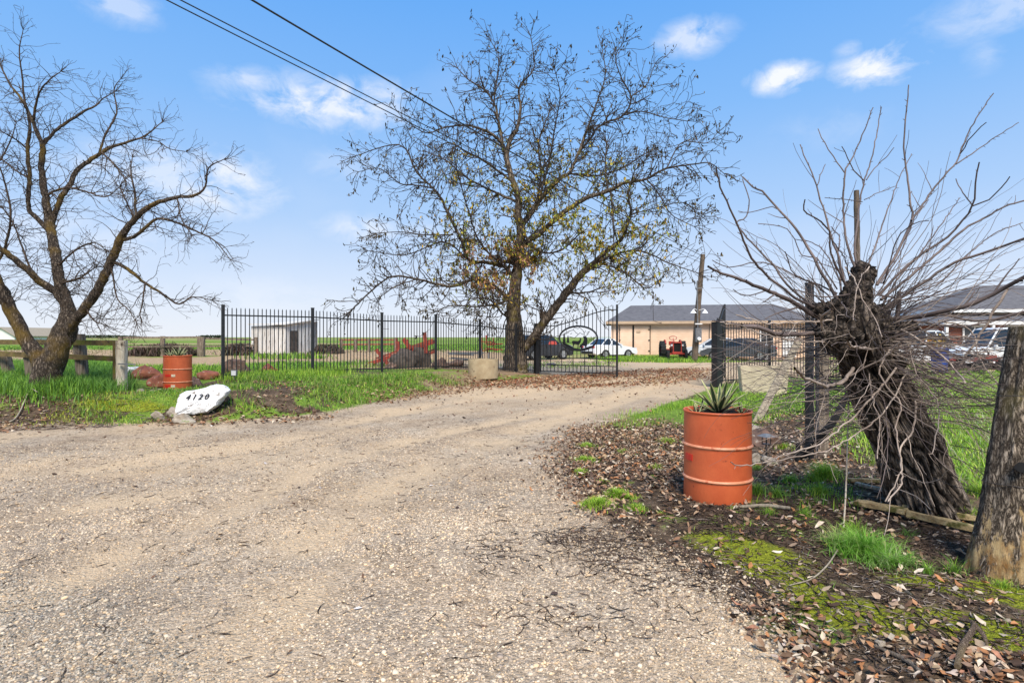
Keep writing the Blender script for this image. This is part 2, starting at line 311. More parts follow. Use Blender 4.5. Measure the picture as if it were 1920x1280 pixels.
class MB:
    def __init__(s): s.v = []; s.f = []; s.m = []
    def add(s, vs, fs, mi=0):
        b = len(s.v); s.v += [tuple(v) for v in vs]; s.f += [tuple(i+b for i in f) for f in fs]; s.m += [mi]*len(fs); return s
    def box(s, c, d, mat=None, mi=0, taper=1):
        x, y, z = (q/2 for q in d); vs = [Vector((sx*x*(taper if sz > 0 else 1), sy*y*(taper if sz > 0 else 1), sz*z)) for sz in (-1,1) for sx, sy in ((-1,-1),(1,-1),(1,1),(-1,1))]
        if mat is not None: vs = [mat @ v for v in vs]
        vs = [v+Vector(c) for v in vs]
        return s.add(vs, [(3,2,1,0),(4,5,6,7),(0,1,5,4),(1,2,6,5),(2,3,7,6),(3,0,4,7)], mi)
    def bar(s, a, b, w, h=None, up=Vector((0,0,1)), mi=0):
        a = Vector(a); b = Vector(b); t = (b-a); l = t.length; t.normalize(); h = h or w
        if abs(t.dot(up)) > .98: up = Vector((0,1,0))
        u = t.cross(up).normalized(); v = u.cross(t); m = Matrix((u, v, t)).transposed()
        return s.box((a+b)/2, (w, h, l), m, mi)
    def tube(s, pts, rad, n=8, cap=True, mi=0, jit=0, ref=None):
        pts = [Vector(p) for p in pts]; k = len(pts); rad = [rad]*k if isinstance(rad, (int, float)) else rad
        vs = []; u = None
        for i, p in enumerate(pts):
            t = (pts[min(i+1, k-1)]-pts[max(i-1, 0)]).normalized()
            if u is None:
                a = Vector((0,0,1)) if abs(t.z) < .9 else Vector((0,1,0)); u = t.cross(a).normalized()
            u = (u-t*u.dot(t)).normalized(); w = t.cross(u)
            for j in range(n):
                q = 2*PI*j/n; d = u*math.cos(q)+w*math.sin(q); r = rad[i]
                if jit: r *= 1+jit*noise.noise(p*4+d*1.3)+.5*jit*noise.noise(p*13+d*3)
                vs.append(p+d*r)
        fs = [(i*n+j, i*n+(j+1) % n, (i+1)*n+(j+1) % n, (i+1)*n+j) for i in range(k-1) for j in range(n)]
        if cap: fs += [tuple(range(n-1, -1, -1)), tuple((k-1)*n+j for j in range(n))]
        return s.add(vs, fs, mi)
    def lathe(s, prof, n=32, c=(0,0,0), mi=0, axis='z', cap=True):
        vs = []; c = Vector(c)
        for r, z in prof:
            for j in range(n):
                q = 2*PI*j/n
                vs.append(c+(Vector((r*math.cos(q), r*math.sin(q), z)) if axis == 'z' else Vector((r*math.cos(q), z, r*math.sin(q)))))
        k = len(prof); fs = [(i*n+j, i*n+(j+1) % n, (i+1)*n+(j+1) % n, (i+1)*n+j) for i in range(k-1) for j in range(n)]
        if cap: fs += [tuple(range(n-1, -1, -1)), tuple((k-1)*n+j for j in range(n))]
        return s.add(vs, fs, mi)
    def prism(s, poly, thick, fn, mi=0):
        """poly (a,b) extruded; fn(a,b,c) -> point"""
        n = len(poly); vs = [fn(a, b, -thick/2) for a, b in poly]+[fn(a, b, thick/2) for a, b in poly]
        return s.add(vs, [tuple(range(n-1, -1, -1)), tuple(range(n, 2*n))]+[(i, (i+1) % n, n+(i+1) % n, n+i) for i in range(n)], mi)
    def build(s, name, mat, parent=None, smooth=False, bevel=0, loc=None, sub=0):
        me = bpy.data.meshes.new(name); me.from_pydata([tuple(v) for v in s.v], [], s.f)
        for mm in (mat if isinstance(mat, (list, tuple)) else [mat]): me.materials.append(mm)
        me.polygons.foreach_set('material_index', s.m)
        bm = bmesh.new(); bm.from_mesh(me); bmesh.ops.recalc_face_normals(bm, faces=bm.faces)
        if bevel: bmesh.ops.bevel(bm, geom=[e for e in bm.edges if len(e.link_faces) == 2 and e.calc_face_angle(0) > .5], offset=bevel, segments=2, affect='EDGES', clamp_overlap=True)
        bm.to_mesh(me); bm.free()
        if smooth:
            me.polygons.foreach_set('use_smooth', [True]*len(me.polygons))
            me.set_sharp_from_angle(angle=.7)
        o = bpy.data.objects.new(name, me); COL.objects.link(o)
        if parent: o.parent = parent
        if loc is not None: o.location = loc
        return o
def recenter(o):
    """move a world-built mesh's origin to its foot"""
    me = o.data; n = len(me.vertices); a = np.empty(n*3, np.float32); me.vertices.foreach_get('co', a); a = a.reshape(-1, 3)
    c = np.array([(a[:,0].min()+a[:,0].max())/2, (a[:,1].min()+a[:,1].max())/2, a[:,2].min()]); a -= c; me.vertices.foreach_set('co', a.ravel()); o.location = [float(q) for q in c]; me.update(); return o
def rock(name, size, loc, mat, seed=0, rz=0, label=None, cat='rock', group=None, sub=3, rough=.35, flat=.25):
    bm = bmesh.new(); bmesh.ops.create_icosphere(bm, subdivisions=sub, radius=1)
    o3 = Vector((seed*3.7, seed*1.9, seed*.7))
    for v in bm.verts:
        d = v.co.normalized(); r = 1+rough*noise.noise(d*1.1+o3)*1.3+rough*.5*noise.noise(d*2.7+o3)+rough*.22*noise.noise(d*7+o3)
        # facets
        for k in range(5):
            nn = noise.random_unit_vector() if False else Vector((math.sin(seed*5+k*2.1), math.cos(seed*3+k*1.3), math.sin(seed+k*4.1))).normalized()
            q = d.dot(nn); 
            if q > .72: r *= .72/q*.98+.02
        v.co = Vector((d.x*r*size[0]/2, d.y*r*size[1]/2, max(d.z*r, -flat)*size[2]/1.25+flat*size[2]/1.25))
    me = bpy.data.meshes.new(name); bm.to_mesh(me); bm.free(); me.materials.append(mat); me.polygons.foreach_set('use_smooth', [True]*len(me.polygons)); me.set_sharp_from_angle(angle=.6)
    o = bpy.data.objects.new(name, me); COL.objects.link(o); o.location = loc; o.rotation_euler = (0,0,rz)
    return tag(o, label, cat, group)
# ============================================================ GROUND
def growth(lo, hi, a, b, step, k):
    """fine steps between a and b, growing outward to lo and hi"""
    c = list(np.arange(a, b, step)); s = step; v = c[-1]
    while v < hi: s = min(s*(1+k), 400); v += s; c.append(v)
    s = step; v = a; left = []
    while v > lo: s = min(s*(1+k), 400); v -= s; left.append(v)
    return np.array(left[::-1]+c)
GX = growth(-5000, 5000, -5.5, 5.8, .07, .022); GY = growth(-30, 6000, 1.6, 9, .065, .020)
XX, YY = np.meshgrid(GX, GY); X = XX.ravel(); Y = YY.ravel()
SD = drv_sd(X, Y); Z = hgt(X, Y, SD)
def gpoly(pts): return [(g.x, g.y) for g in (G(a, b) for a, b in pts)]
def pdist(x, y, pl):
    d2 = np.full(x.shape, 1e9)
    for (ax, ay), (bx, by) in zip(pl, pl[1:]):
        dx, dy = bx-ax, by-ay; t = np.clip(((x-ax)*dx+(y-ay)*dy)/(dx*dx+dy*dy), 0, 1)
        d2 = np.minimum(d2, (x-ax-t*dx)**2+(y-ay-t*dy)**2)
    return np.sqrt(d2)
TR = [(gpoly([(-150,905),(120,880),(330,862),(500,832),(640,795),(800,762),(980,737),(1150,718),(1300,698)]), .30),
      (gpoly([(60,1120),(260,1020),(420,960),(600,872),(760,826),(950,788),(1100,758),(1240,722)]), .26),
      (gpoly([(560,1020),(700,930),(860,850),(1000,800),(1130,760),(1280,710)]), .34),
      (gpoly([(180,945),(330,925)]), .3), (gpoly([(560,1140),(650,1060)]), .16), (gpoly([(880,740),(1150,712),(1290,695)]), .9)]
TRK.extend([(a_, w_) for a_, w_ in TR[:3]])
MOSS = [(1400,1030,.40,.16,-.9),(1435,1068,.28,.10,-.8),(1600,1150,.28,.14,-.75),(1530,1125,.2,.09,-.7),(1850,1110,.42,.13,-.5),(1890,1190,.34,.16,-.5),(230,768,.7,.16,.0),(255,748,.5,.12,0),(1380,985,.1,.05,0),(1500,1090,.12,.05,-.7)]
MG = [(G(a, b), rx, ry, an) for a, b, rx, ry, an in MOSS]
def fence_f(x, y): return y-(14.5+(x+7.37)*.976)
def grassness(x, y, sd):
    n = fbm(x, y, .9, 21); n2 = fbm(x, y, .22, 33); n3 = fbm(x, y, 2.4, 41)
    left = x < 1.8
    behind = fence_f(x, y) > -.3
    g = np.where(left & ~behind, .5+(fbm(x, y, 1.1, 95)-.49)*3.2, .5)
    g = np.where(left & ~behind & (x > -2.4), .30+(n-.5)*1.4, g)
    g = np.where(left & ~behind & (x < -6.9) & (y < 10.9), .30+(n-.5)*1.4, g)
    g = np.where(left & behind, .66+(n-.5)*1.3, g)
    band = sstep(19, 23, y)*(1-sstep(43, 50, y))
    g = np.where(left & behind, g*(1-band)+band*(.16+(n2-.5)*1.5), g)
    g = np.where(y > 50, .72+(fbm(x/6, y, .05, 5)-.5)*1.6, g)
    r = (x >= .5) & (y < 22)
    gr = np.where(y < 9, .18+(n3-.5)*1.3, .55+(n-.5)*1.4)
    gr = np.where((x > 4.4) & (y > 6.2), .66+(n-.5)*1.6, gr)
    gr = np.where((y > 9) & (x < 6) , .62+(n-.5)*1.5, gr)
    g = np.where(r & (x > 0.5) & ~left | (r & (y < 12) & (x > 0)), gr, g)
    g = np.where((y > 33) & (y < 37.5) & (x > 5) & (x < 16), .95, g)
    g = np.where((x > 8) & (y > 22) & (y < 50) & ~((y > 33) & (x < 16)), .35+(n2-.5)*1.6, g)
    return np.clip(g, 0, 1)
GN = grassness(X, Y, SD)
soil = np.where((Y < 20), 1., np.where(Y < 50, .12, .4)); soil = np.where((X < 1.8) & (fence_f(X, Y) > 3), .15, soil); soil = np.where((Y > 12) & (Y < 30) & (X > -3) & (X < 2), .55, soil)
drive = np.clip(.5-SD*1.4, 0, 1)
moss = np.zeros_like(X)
for g, rx, ry, an in MG:
    dx, dy = X-g.x, Y-g.y; u = dx*math.cos(an)+dy*math.sin(an); v = -dx*math.sin(an)+dy*math.cos(an)
    moss = np.maximum(moss, np.clip(1.15-.55*np.sqrt((u/rx)**2+(v/ry)**2), 0, 1))
track = np.zeros_like(X)
Z = hgt(X, Y, SD)
for pl, w in TR: track = np.maximum(track, np.exp(-(pdist(X, Y, pl)/w)**2)*np.clip(-.35+2.2*fbm(X, Y, 1.6, 8), 0, 1.1))
track = np.clip(track+.12+.7*sstep(8, 22, Y)+np.clip((fbm(X, Y, .8, 77)-.55)*3, 0, .6), 0, 1)
coarse = (1-sstep(-2.6, -1.3, X+.35*(Y-2.6)))*(1-sstep(2.6, 4.6, Y+(fbm(X, Y, 1.5, 61)-.5)*2))
nx, ny = len(GX), len(GY); idx = np.arange(nx*ny).reshape(ny, nx)
FA = np.stack([idx[:-1,:-1], idx[:-1,1:], idx[1:,1:], idx[1:,:-1]], -1).reshape(-1, 4)
fx = X[FA].mean(1); fy = Y[FA].mean(1); fsd = SD[FA].mean(1)
ondrive = (fsd+(fbm(fx, fy, 2.2, 50)-.5)*.5) < 0
Vall = np.stack([X, Y, Z], 1)
cA = np.stack([drive, GN, soil], 1); cB = np.stack([moss, track, coarse], 1)
def sub(name, sel):
    f = FA[sel]; u, inv = np.unique(f, return_inverse=True)
    o = mesh_np(name, Vall[u], inv.reshape(f.shape), M['ground'], col={'maskA': cA[u], 'maskB': cB[u]}, smooth=True); return tag(o, kind='structure')
sub('ground', ~ondrive); sub('driveway', ondrive)

# ------------------------------------------------------------ scattering over photo-outlined zones
def inside(px, py, poly):
    ins = np.zeros(px.shape, bool); n = len(poly)
    for i in range(n):
        ax, ay = poly[i]; bx, by = poly[(i+1) % n]; c = (ay > py) != (by > py)
        with np.errstate(divide='ignore', invalid='ignore'): ins ^= c & (px < ax+(py-ay)*(bx-ax)/(by-ay if by != ay else 1e-9))
    return ins
def zone(poly, dens, cap=200000, soft=None):
    g = np.array([list(G(a, b))[:2] for a, b in poly]); lo = g.min(0)-.1; hi = g.max(0)+.1
    n = int(min(dens*(hi-lo).prod(), 4000000)); x = rng.uniform(lo[0], hi[0], n); y = rng.uniform(lo[1], hi[1], n)
    gp = [tuple(q) for q in g]; k = inside(x, y, gp); x = x[k]; y = y[k]
    if soft is not None: k = soft(x, y); x = x[k]; y = y[k]
    x = x+rng.normal(0, .02, len(x))*y; y = y+rng.normal(0, .015, len(y))*y
    return x[:cap], y[:cap]
def nsel(s, o, t, sh=6):   # keep where noise is high, softly
    return lambda x, y: rng.random(len(x)) < np.clip((fbm(x, y, s, o)-t)*sh+.5, 0, 1)

# gravel stones (real, near the lens)
ico = bmesh.new(); bmesh.ops.create_icosphere(ico, subdivisions=1, radius=1); ico.verts.ensure_lookup_table()
IV = np.array([v.co[:] for v in ico.verts]); IF = np.array([[v.index for v in f.verts] for f in ico.faces]); ico.free()
def stones(x, y, smin, smax, cols, name='gravel', lab=None):
    n = len(x); z = hgt(x, y); s = smin*.8+(smax*1.05-smin*.8)*rng.random(n)**3.2
    sc = np.stack([s*rng.uniform(.7,1.3,n), s*rng.uniform(.6,1.,n), s*rng.uniform(.3,.6,n)], 1)
    pick = rng.integers(0, 6, n); TV = np.stack([IV*(1+rng.uniform(-.28,.28,(12,1))) for _ in range(6)])[pick]
    R = np.einsum('nij,njk->nik', rotz(rng.uniform(0, 6.28, n)), rotx(rng.normal(0, .25, n)))
    c = np.array(cols)[rng.integers(0, len(cols), n)]*(.72+.62*fbm(x, y, .8, 55))[:, None]*rng.uniform(.75, 1.15, (n, 1))*np.array([1.1,1.,.87])
    return scatter(TV, IF, np.stack([x, y, z+sc[:,2]*.25], 1), R, sc, c)
GREY = [(.55,.48,.39),(.42,.36,.30),(.27,.23,.20),(.52,.46,.37),(.50,.39,.27),(.48,.43,.36),(.36,.31,.26),(.20,.18,.16),(.52,.46,.38),(.58,.46,.32)]
parts = []
def offtrack(x, y):
    d = np.ones(len(x))
    for pl, w in TR[:5]: d = np.minimum(d, np.clip(pdist(x, y, pl)/w, .12, 1))
    return (rng.random(len(x)) < d*np.clip(.15+1.4*fbm(x, y, 1.3, 91), 0, 1)) & (drv_sd(x, y) < .15)
x, y = zone([(-60,1330),(-60,1010),(300,960),(1100,960),(1300,1060),(1500,1230),(1560,1330)], 6500, 90000, offtrack); parts.append(stones(x, y, .0035, .010, GREY))
x, y = zone([(-60,1330),(-60,900),(1080,900),(1300,1060),(1500,1230),(1560,1330)], 500, 12000, offtrack); parts.append(stones(x, y, .008, .017, GREY))
x, y = zone([(-60,1000),(-60,840),(700,800),(1080,860),(1090,1000)], 1100, 60000, offtrack); parts.append(stones(x, y, .006, .014, GREY))
x, y = zone([(-60,1330),(-60,1080),(120,1100),(330,1200),(480,1330)], 5000, 30000); parts.append(stones(x, y, .006, .012, [(.22,.21,.19),(.32,.30,.27),(.12,.115,.105),(.42,.39,.34)]))
x, y = zone([(1060,1020),(1200,960),(1430,1090),(1560,1230),(1700,1330),(1500,1330)], 1600, 9000, nsel(1.4, 12, .42)); parts.append(stones(x, y, .006, .016, GREY+[(.6,.57,.5)]))
off = 0; VV = []; FF = []; CC = []
for v, f, c in parts: VV.append(v); FF.append(f+off); CC.append(c); off += len(v)
tag(mesh_np('gravel', np.concatenate(VV), np.concatenate(FF), M['stone'], col=np.concatenate(CC)), 'loose grey and tan gravel over the near driveway', 'gravel', kind='stuff')

# fallen leaves: cupped, pointed blades
LV = np.array([(0,-1,0),(.55,-.35,.28),(.5,.3,.30),(0,1,.12),(-.5,.3,.34),(-.55,-.35,.22),(0,-.2,0),(0,.4,.02)]); LF = np.array([(0,1,6),(1,2,6),(6,2,7),(2,3,7),(3,4,7),(7,4,6),(4,5,6),(5,0,6)])
LEAFC = [(.36,.22,.13),(.26,.14,.08),(.50,.37,.25),(.15,.09,.055),(.42,.19,.08),(.60,.49,.36),(.20,.13,.09),(.32,.22,.14),(.10,.06,.04),(.44,.30,.17)]
DARKC = [(.10,.06,.04),(.16,.09,.055),(.07,.045,.035),(.2,.12,.08)]
TANC = [(.36,.22,.12),(.28,.15,.08),(.42,.30,.17),(.22,.12,.07),(.18,.09,.055)]
def leaves(x, y, s0, s1, cols, lift=.01):
    n = len(x); z = hgt(x, y)+rng.uniform(.002, lift, n); s = rng.uniform(s0, s1, n)
    sc = np.stack([s*rng.uniform(.5,1,n), s, s*rng.uniform(.2,1.2,n)], 1)
    tilt = rng.normal(0, .38, n); R = np.einsum('nij,njk->nik', rotz(rng.uniform(0, 6.28, n)), rotx(tilt))
    R2 = rotx(rng.normal(0, .3, n))[:, :, [1, 0, 2]][:, [1, 0, 2], :]; R = np.einsum('nij,njk->nik', R, R2)
    flip = rng.random(n) < .35; R[flip] = R[flip]*np.array([1,1,-1.])
    c = np.array(cols)[rng.integers(0, len(cols), n)]*rng.uniform(.7, 1.25, (n, 1))
    T = LV[None]+rng.normal(0, 1, (n, 8, 3))*np.array([.13,.10,.16])
    return scatter(T, LF, np.stack([x, y, z+.004], 1), R, sc, c)
def fuse(name, parts, mat, lab, cat, smooth=False):
    off = 0; VV = []; FF = []; CC = []
    for v, f, c in parts: VV.append(v); FF.append(f+off); CC.append(c); off += len(v)
    return tag(mesh_np(name, np.concatenate(VV), np.concatenate(FF), mat, col=np.concatenate(CC), smooth=smooth), lab, cat, kind='stuff')
pa = []
x, y = zone([(1080,800),(1180,790),(1300,800),(1290,960),(1200,990),(1100,950),(1040,880)], 1300, 9000, nsel(1.6, 71, .44)); pa.append(leaves(x, y, .012, .038, LEAFC+LEAFC+DARKC, .03))
x, y = zone([(1000,830),(1100,800),(1150,1000),(1300,1000),(1420,1060),(1300,1080),(1050,960)], 260, 3000, nsel(1.2, 72, .45)); pa.append(leaves(x, y, .012, .035, LEAFC+DARKC, .02))
x, y = zone([(1380,1120),(1480,1130),(1600,1185),(1760,1200),(1960,1250),(1960,1360),(1560,1340),(1400,1180)], 1500, 6000, nsel(3, 73, .40)); pa.append(leaves(x, y, .014, .034, LEAFC+LEAFC+[(.42,.2,.12),(.55,.42,.33)], .03))
x, y = zone([(1280,940),(1960,960),(1960,1340),(1600,1220),(1430,1100)], 170, 3000); pa.append(leaves(x, y, .010, .036, LEAFC+[(.5,.34,.25)], .02))
x, y = zone([(1400,900),(1500,800),(1700,900),(1840,950),(1840,1000),(1500,960)], 260, 2500); pa.append(leaves(x, y, .012, .036, LEAFC+[(.5,.34,.25)], .02))
x, y = zone([(1400,760),(1560,760),(1600,860),(1500,900),(1400,880)], 160, 4000); pa.append(leaves(x, y, .02, .045, LEAFC, .02))
x, y = zone([(820,702),(1160,697),(1320,690),(1320,712),(1200,722),(1000,728),(860,726)], 150, 14000, nsel(.7, 74, .36)); pa.append(leaves(x, y, .03, .07, TANC+[(.36,.13,.06)], .05))
x, y = zone([(680,735),(840,712),(900,712),(900,732),(760,750),(690,760)], 200, 6000, nsel(.9, 75, .42)); pa.append(leaves(x, y, .025, .06, TANC, .04))
x, y = zone([(700,760),(900,735),(1300,700),(1320,735),(1150,800),(900,800)], 5, 700); pa.append(leaves(x, y, .02, .05, DARKC+TANC, .02))
x, y = zone([(-60,1330),(-60,820),(700,770),(1100,800),(1100,1000),(1300,1100),(1450,1330)], 3.5, 800); pa.append(leaves(x, y, .012, .032, DARKC+[(.62,.55,.5)], .01))
x, y = zone([(-60,745),(120,760),(200,770),(330,780),(620,770),(620,786),(330,800),(-60,815)], 220, 9000, nsel(.9, 76, .42)); pa.append(leaves(x, y, .02, .05, LEAFC+DARKC+TANC, .03))
x, y = zone([(420,720),(820,700),(840,715),(560,740)], 80, 5000, nsel(.8, 78, .5)); pa.append(leaves(x, y, .025, .055, TANC, .04))
x, y = zone([(430,735),(640,730),(640,770),(440,782)], 200, 3000, nsel(1.1, 93, .42)); pa.append(leaves(x, y, .02, .05, LEAFC+TANC, .03))
x, y = zone([(1300,960),(1960,1000),(1960,1340),(1500,1200)], 18, 300); pa.append(leaves(x, y, .024, .046, [(.60,.42,.28),(.50,.34,.22),(.40,.2,.1),(.64,.52,.4)], .03))
fuse('fallen_leaves', pa, M['leaf'], 'curled brown dead leaves littering the verge and drive', 'leaves')

# twigs and bark bits: thin bent three-sided sticks
def sticks(x, y, l0, l1, r, cols):
    n = len(x); z = hgt(x, y)+r*1.5; L_ = rng.uniform(l0, l1, n); bend = rng.normal(0, .12, (n, 1))
    t = np.linspace(-.5, .5, 5); ang = np.array([0, 2.1, 4.2])
    tv = np.zeros((n, 15, 3))
    for i, q in enumerate(t):
        for j, a in enumerate(ang):
            rr = r*(1-.5*abs(q)*2)
            tv[:, i*3+j, 0] = L_*q; tv[:, i*3+j, 1] = (bend[:,0]*L_*(4*q*q)+rng.normal(0, .02, n)*L_)+rr*math.cos(a); tv[:, i*3+j, 2] = rr*math.sin(a)+rng.random(n)*.006
    tf = np.array([(i*3+j, i*3+(j+1) % 3, (i+1)*3+(j+1) % 3, (i+1)*3+j) for i in range(4) for j in range(3)])
    c = np.array(cols)[rng.integers(0, len(cols), n)]*rng.uniform(.7, 1.2, (n, 1))
    return scatter(tv, tf, np.stack([x, y, z], 1), np.einsum('nij,njk->nik', rotz(rng.uniform(0, 3.14, n)), rotx(rng.normal(0, .1, n))), np.ones(n), c)
TW = [(.08,.05,.035),(.13,.085,.06),(.05,.035,.028),(.2,.15,.11),(.3,.24,.19)]
pb = []
x, y = zone([(1000,1000),(1300,970),(1960,1000),(1960,1340),(1600,1250),(1400,1130),(1100,1060)], 900, 6000, nsel(1.6, 81, .42)); pb.append(sticks(x, y, .02, .16, .0016, TW))
x, y = zone([(1260,930),(1400,960),(1600,930),(1830,1010),(1830,1080),(1300,1000)], 1600, 6000); pb.append(sticks(x, y, .02, .14, .0016, TW[:3]))
x, y = zone([(900,1000),(1250,980),(1400,1180),(1100,1200),(880,1130)], 500, 2500, nsel(2, 82, .5)); pb.append(sticks(x, y, .02, .12, .0018, TW[:3]))
x, y = zone([(-60,1330),(-60,820),(700,770),(1100,800),(1100,1000),(1300,1100),(1450,1330)], 22, 2500); pb.append(sticks(x, y, .02, .12, .0022, TW[:4]))
x, y = zone([(1040,880),(1150,800),(1290,800),(1290,990)], 300, 2500); pb.append(sticks(x, y, .03, .2, .0022, TW))
x, y = zone([(1400,760),(1700,760),(1840,960),(1400,960)], 60, 2000); pb.append(sticks(x, y, .05, .35, .003, TW))
x, y = zone([(-60,745),(160,760),(330,790),(-60,815)], 60, 1200); pb.append(sticks(x, y, .08, .4, .005, TW))
fuse('twig_litter', pb, M['twig'], 'fine dead twigs and bark scattered on soil and gravel', 'twigs')

# grass: bent four-segment blades
def blades(x, y, h0, h1, w, cols, lean=.5, zoff=0, hn=None):
    n = len(x); z = hgt(x, y)-.01+zoff; h = rng.uniform(h0, h1, n)
    if hn is not None: h = h*hn(x, y)
    b = np.abs(rng.normal(lean, .25, n)); t = np.array([0, .38, .72, 1.]); wd = np.array([1, .85, .5, .04])
    tv = np.zeros((n, 8, 3))
    for i in range(4):
        for s in (0, 1):
            tv[:, i*2+s, 0] = (s-.5)*w*wd[i]; tv[:, i*2+s, 1] = h*b*t[i]**2; tv[:, i*2+s, 2] = h*t[i]*np.sqrt(np.clip(1-(b*t[i])**2*.5, .15, 1))
    tf = np.array([(0,1,3,2),(2,3,5,4),(4,5,7,6)])
    c = np.array(cols)[rng.integers(0, len(cols), n)]*rng.uniform(.75, 1.2, (n, 1))
    return scatter(tv, tf, np.stack([x, y, z], 1), rotz(rng.uniform(0, 6.28, n)), np.ones(n), c)
GR = [(.19,.36,.03),(.25,.44,.045),(.14,.28,.03),(.33,.50,.06),(.28,.40,.07)]
GB = [(.30,.47,.035),(.38,.55,.05),(.22,.40,.03),(.46,.56,.09),(.17,.32,.03)]
GD = [(.10,.21,.03),(.14,.29,.05),(.18,.36,.05),(.08,.16,.03)]
DRY = [(.34,.27,.14),(.26,.2,.1),(.22,.24,.08)]
def gsel(t=.35, sh=5): return lambda x, y: rng.random(len(x)) < np.clip((grassness(x, y, None)-t)*sh, 0, 1)
pg = []
x, y = zone([(-60,740),(60,752),(180,772),(340,778),(600,766),(720,744),(850,718),(830,700),(700,705),(420,718),(340,722),(200,735),(-60,700)], 1500, 100000, nsel(1.1, 95, .50, 8)); pg.append(blades(x, y, .06, .17, .012, GB+GR+GD+GD+DRY+[(.42,.44,.12)], .65, hn=lambda a, b: .25+2.6*np.clip(fbm(a, b, 1.3, 96)-.28, 0, 1)))
x, y = zone([(-60,735),(60,748),(200,740),(215,690),(130,680),(-60,690)], 1100, 40000, nsel(1.5, 94, .42)); pg.append(blades(x, y, .14, .34, .014, GD+GR[:2], .55, hn=lambda a, b: .5+fbm(a, b, 1.3, 97)))
x, y = zone([(100,760),(215,740),(215,700),(110,700)], 900, 14000); pg.append(blades(x, y, .15, .38, .014, GD, .55))
x, y = zone([(430,716),(560,712),(620,706),(640,694),(560,700),(430,706)], 700, 9000); pg.append(blades(x, y, .12, .26, .014, GB+GR, .45))
x, y = zone([(430,700),(1000,690),(1000,668),(430,676)], 150, 30000, gsel(.35)); pg.append(blades(x, y, .08, .2, .022, GR+GD, .5))
x, y = zone([(-60,705),(430,705),(430,672),(-60,672)], 260, 40000, gsel(.48)); pg.append(blades(x, y, .08, .2, .02, GR+GB+GD, .5))
x, y = zone([(-60,672),(1000,668),(1000,650),(-60,650)], 16, 26000, gsel(.4)); pg.append(blades(x, y, .08, .2, .06, GR+GD, .5))
x, y = zone([(-60,672),(1000,668),(1000,650),(-60,650)], 8, 12000); pg.append(blades(x, y, .06, .14, .05, DRY, .5))
x, y = zone([(470,674),(600,674),(600,668),(470,668)], 30, 4000); pg.append(blades(x, y, .15, .4, .05, GR+GD, .4))
# right of the drive
x, y = zone([(1140,800),(1190,775),(1290,755),(1370,735),(1440,745),(1420,770),(1280,785),(1190,805)], 1500, 16000, nsel(1.2, 98, .38)); pg.append(blades(x, y, .05, .12, .010, GB+GR, .5))
x, y = zone([(1395,850),(1500,790),(1600,760),(1600,720),(1380,720),(1400,790)], 500, 20000, gsel(.45)); pg.append(blades(x, y, .05, .15, .012, GB+GD, .5))
x, y = zone([(1570,830),(1620,700),(1900,700),(1960,900),(1800,940)], 600, 55000, nsel(.9, 99, .44)); pg.append(blades(x, y, .05, .15, .013, GR+GB+GB, .7, hn=lambda a, b: .4+1.2*fbm(a, b, 1.1, 66)))
x, y = zone([(1570,830),(1620,700),(1900,700),(1960,900),(1800,940)], 220, 16000); pg.append(blades(x, y, .05, .13, .014, DRY+[(.5,.6,.3)], .8))
x, y = zone([(40,775),(330,780),(420,745),(220,735)], 1300, 16000, nsel(1.5, 83, .42)); pg.append(blades(x, y, .03, .09, .012, [(.45,.48,.05),(.36,.42,.05),(.5,.45,.1)], .8))
for g_, rx_, ry_, an_ in MG[:6]:
    k_ = 4500; u_ = rng.normal(0, .55, k_)*rx_; v_ = rng.normal(0, .55, k_)*ry_; x = g_.x+u_*math.cos(an_)-v_*math.sin(an_); y = g_.y+u_*math.sin(an_)+v_*math.cos(an_)
    pg.append(blades(x, y, .006, .020, .0035, [(.42,.46,.03),(.30,.37,.03),(.5,.5,.05),(.2,.28,.03)], .9))
x, y = zone([(1540,700),(1960,700),(1960,684),(1540,684)], 60, 12000, nsel(.5, 89, .45)); pg.append(blades(x, y, .1, .25, .03, GR+GB, .5))
x, y = zone([(1145,678),(1330,680),(1330,668),(1145,668)], 160, 16000); pg.append(blades(x, y, .1, .3, .035, GR+GB+GD, .45))
x, y = zone([(1012,690),(1150,692),(1150,680),(1012,680)], 60, 4000, nsel(.6, 88, .5)); pg.append(blades(x, y, .06, .16, .03, GR+GB, .45))
x, y = zone([(1400,905),(1600,900),(1600,960),(1420,945)], 900, 2500, nsel(3, 87, .45)); pg.append(blades(x, y, .04, .13, .007, GB+GD, .6))
x, y = zone([(1280,1000),(1400,980),(1960,1060),(1960,1230),(1600,1180),(1420,1110)], 220, 2200, nsel(2, 86, .5)); pg.append(blades(x, y, .02, .07, .004, GB+GD, .7))
x, y = zone([(1200,860),(1290,800),(1180,780),(1140,830)], 420, 2500, nsel(2, 85, .5)); pg.append(blades(x, y, .05, .16, .006, DRY, .8))
x, y = zone([(-60,780),(330,792),(620,778),(620,770),(330,782),(100,770)], 160, 4000, nsel(1, 84, .48)); pg.append(blades(x, y, .03, .08, .01, DRY+GB, .7))
def tuft(px, py, rad, n, h0, h1, w, cols=GR+GB, lean=.75, ell=1):
    g = G(px, py); a = rng.uniform(0, 6.28, n); r = rad*np.abs(rng.normal(0, .5, n)); x = g.x+np.cos(a)*r*ell; y = g.y+np.sin(a)*r
    hh = np.clip(1.15-.5*r/rad, .4, 1.2); return blades(x, y, h0, h1, w, cols, lean, hn=lambda p, q: hh)
pt = []
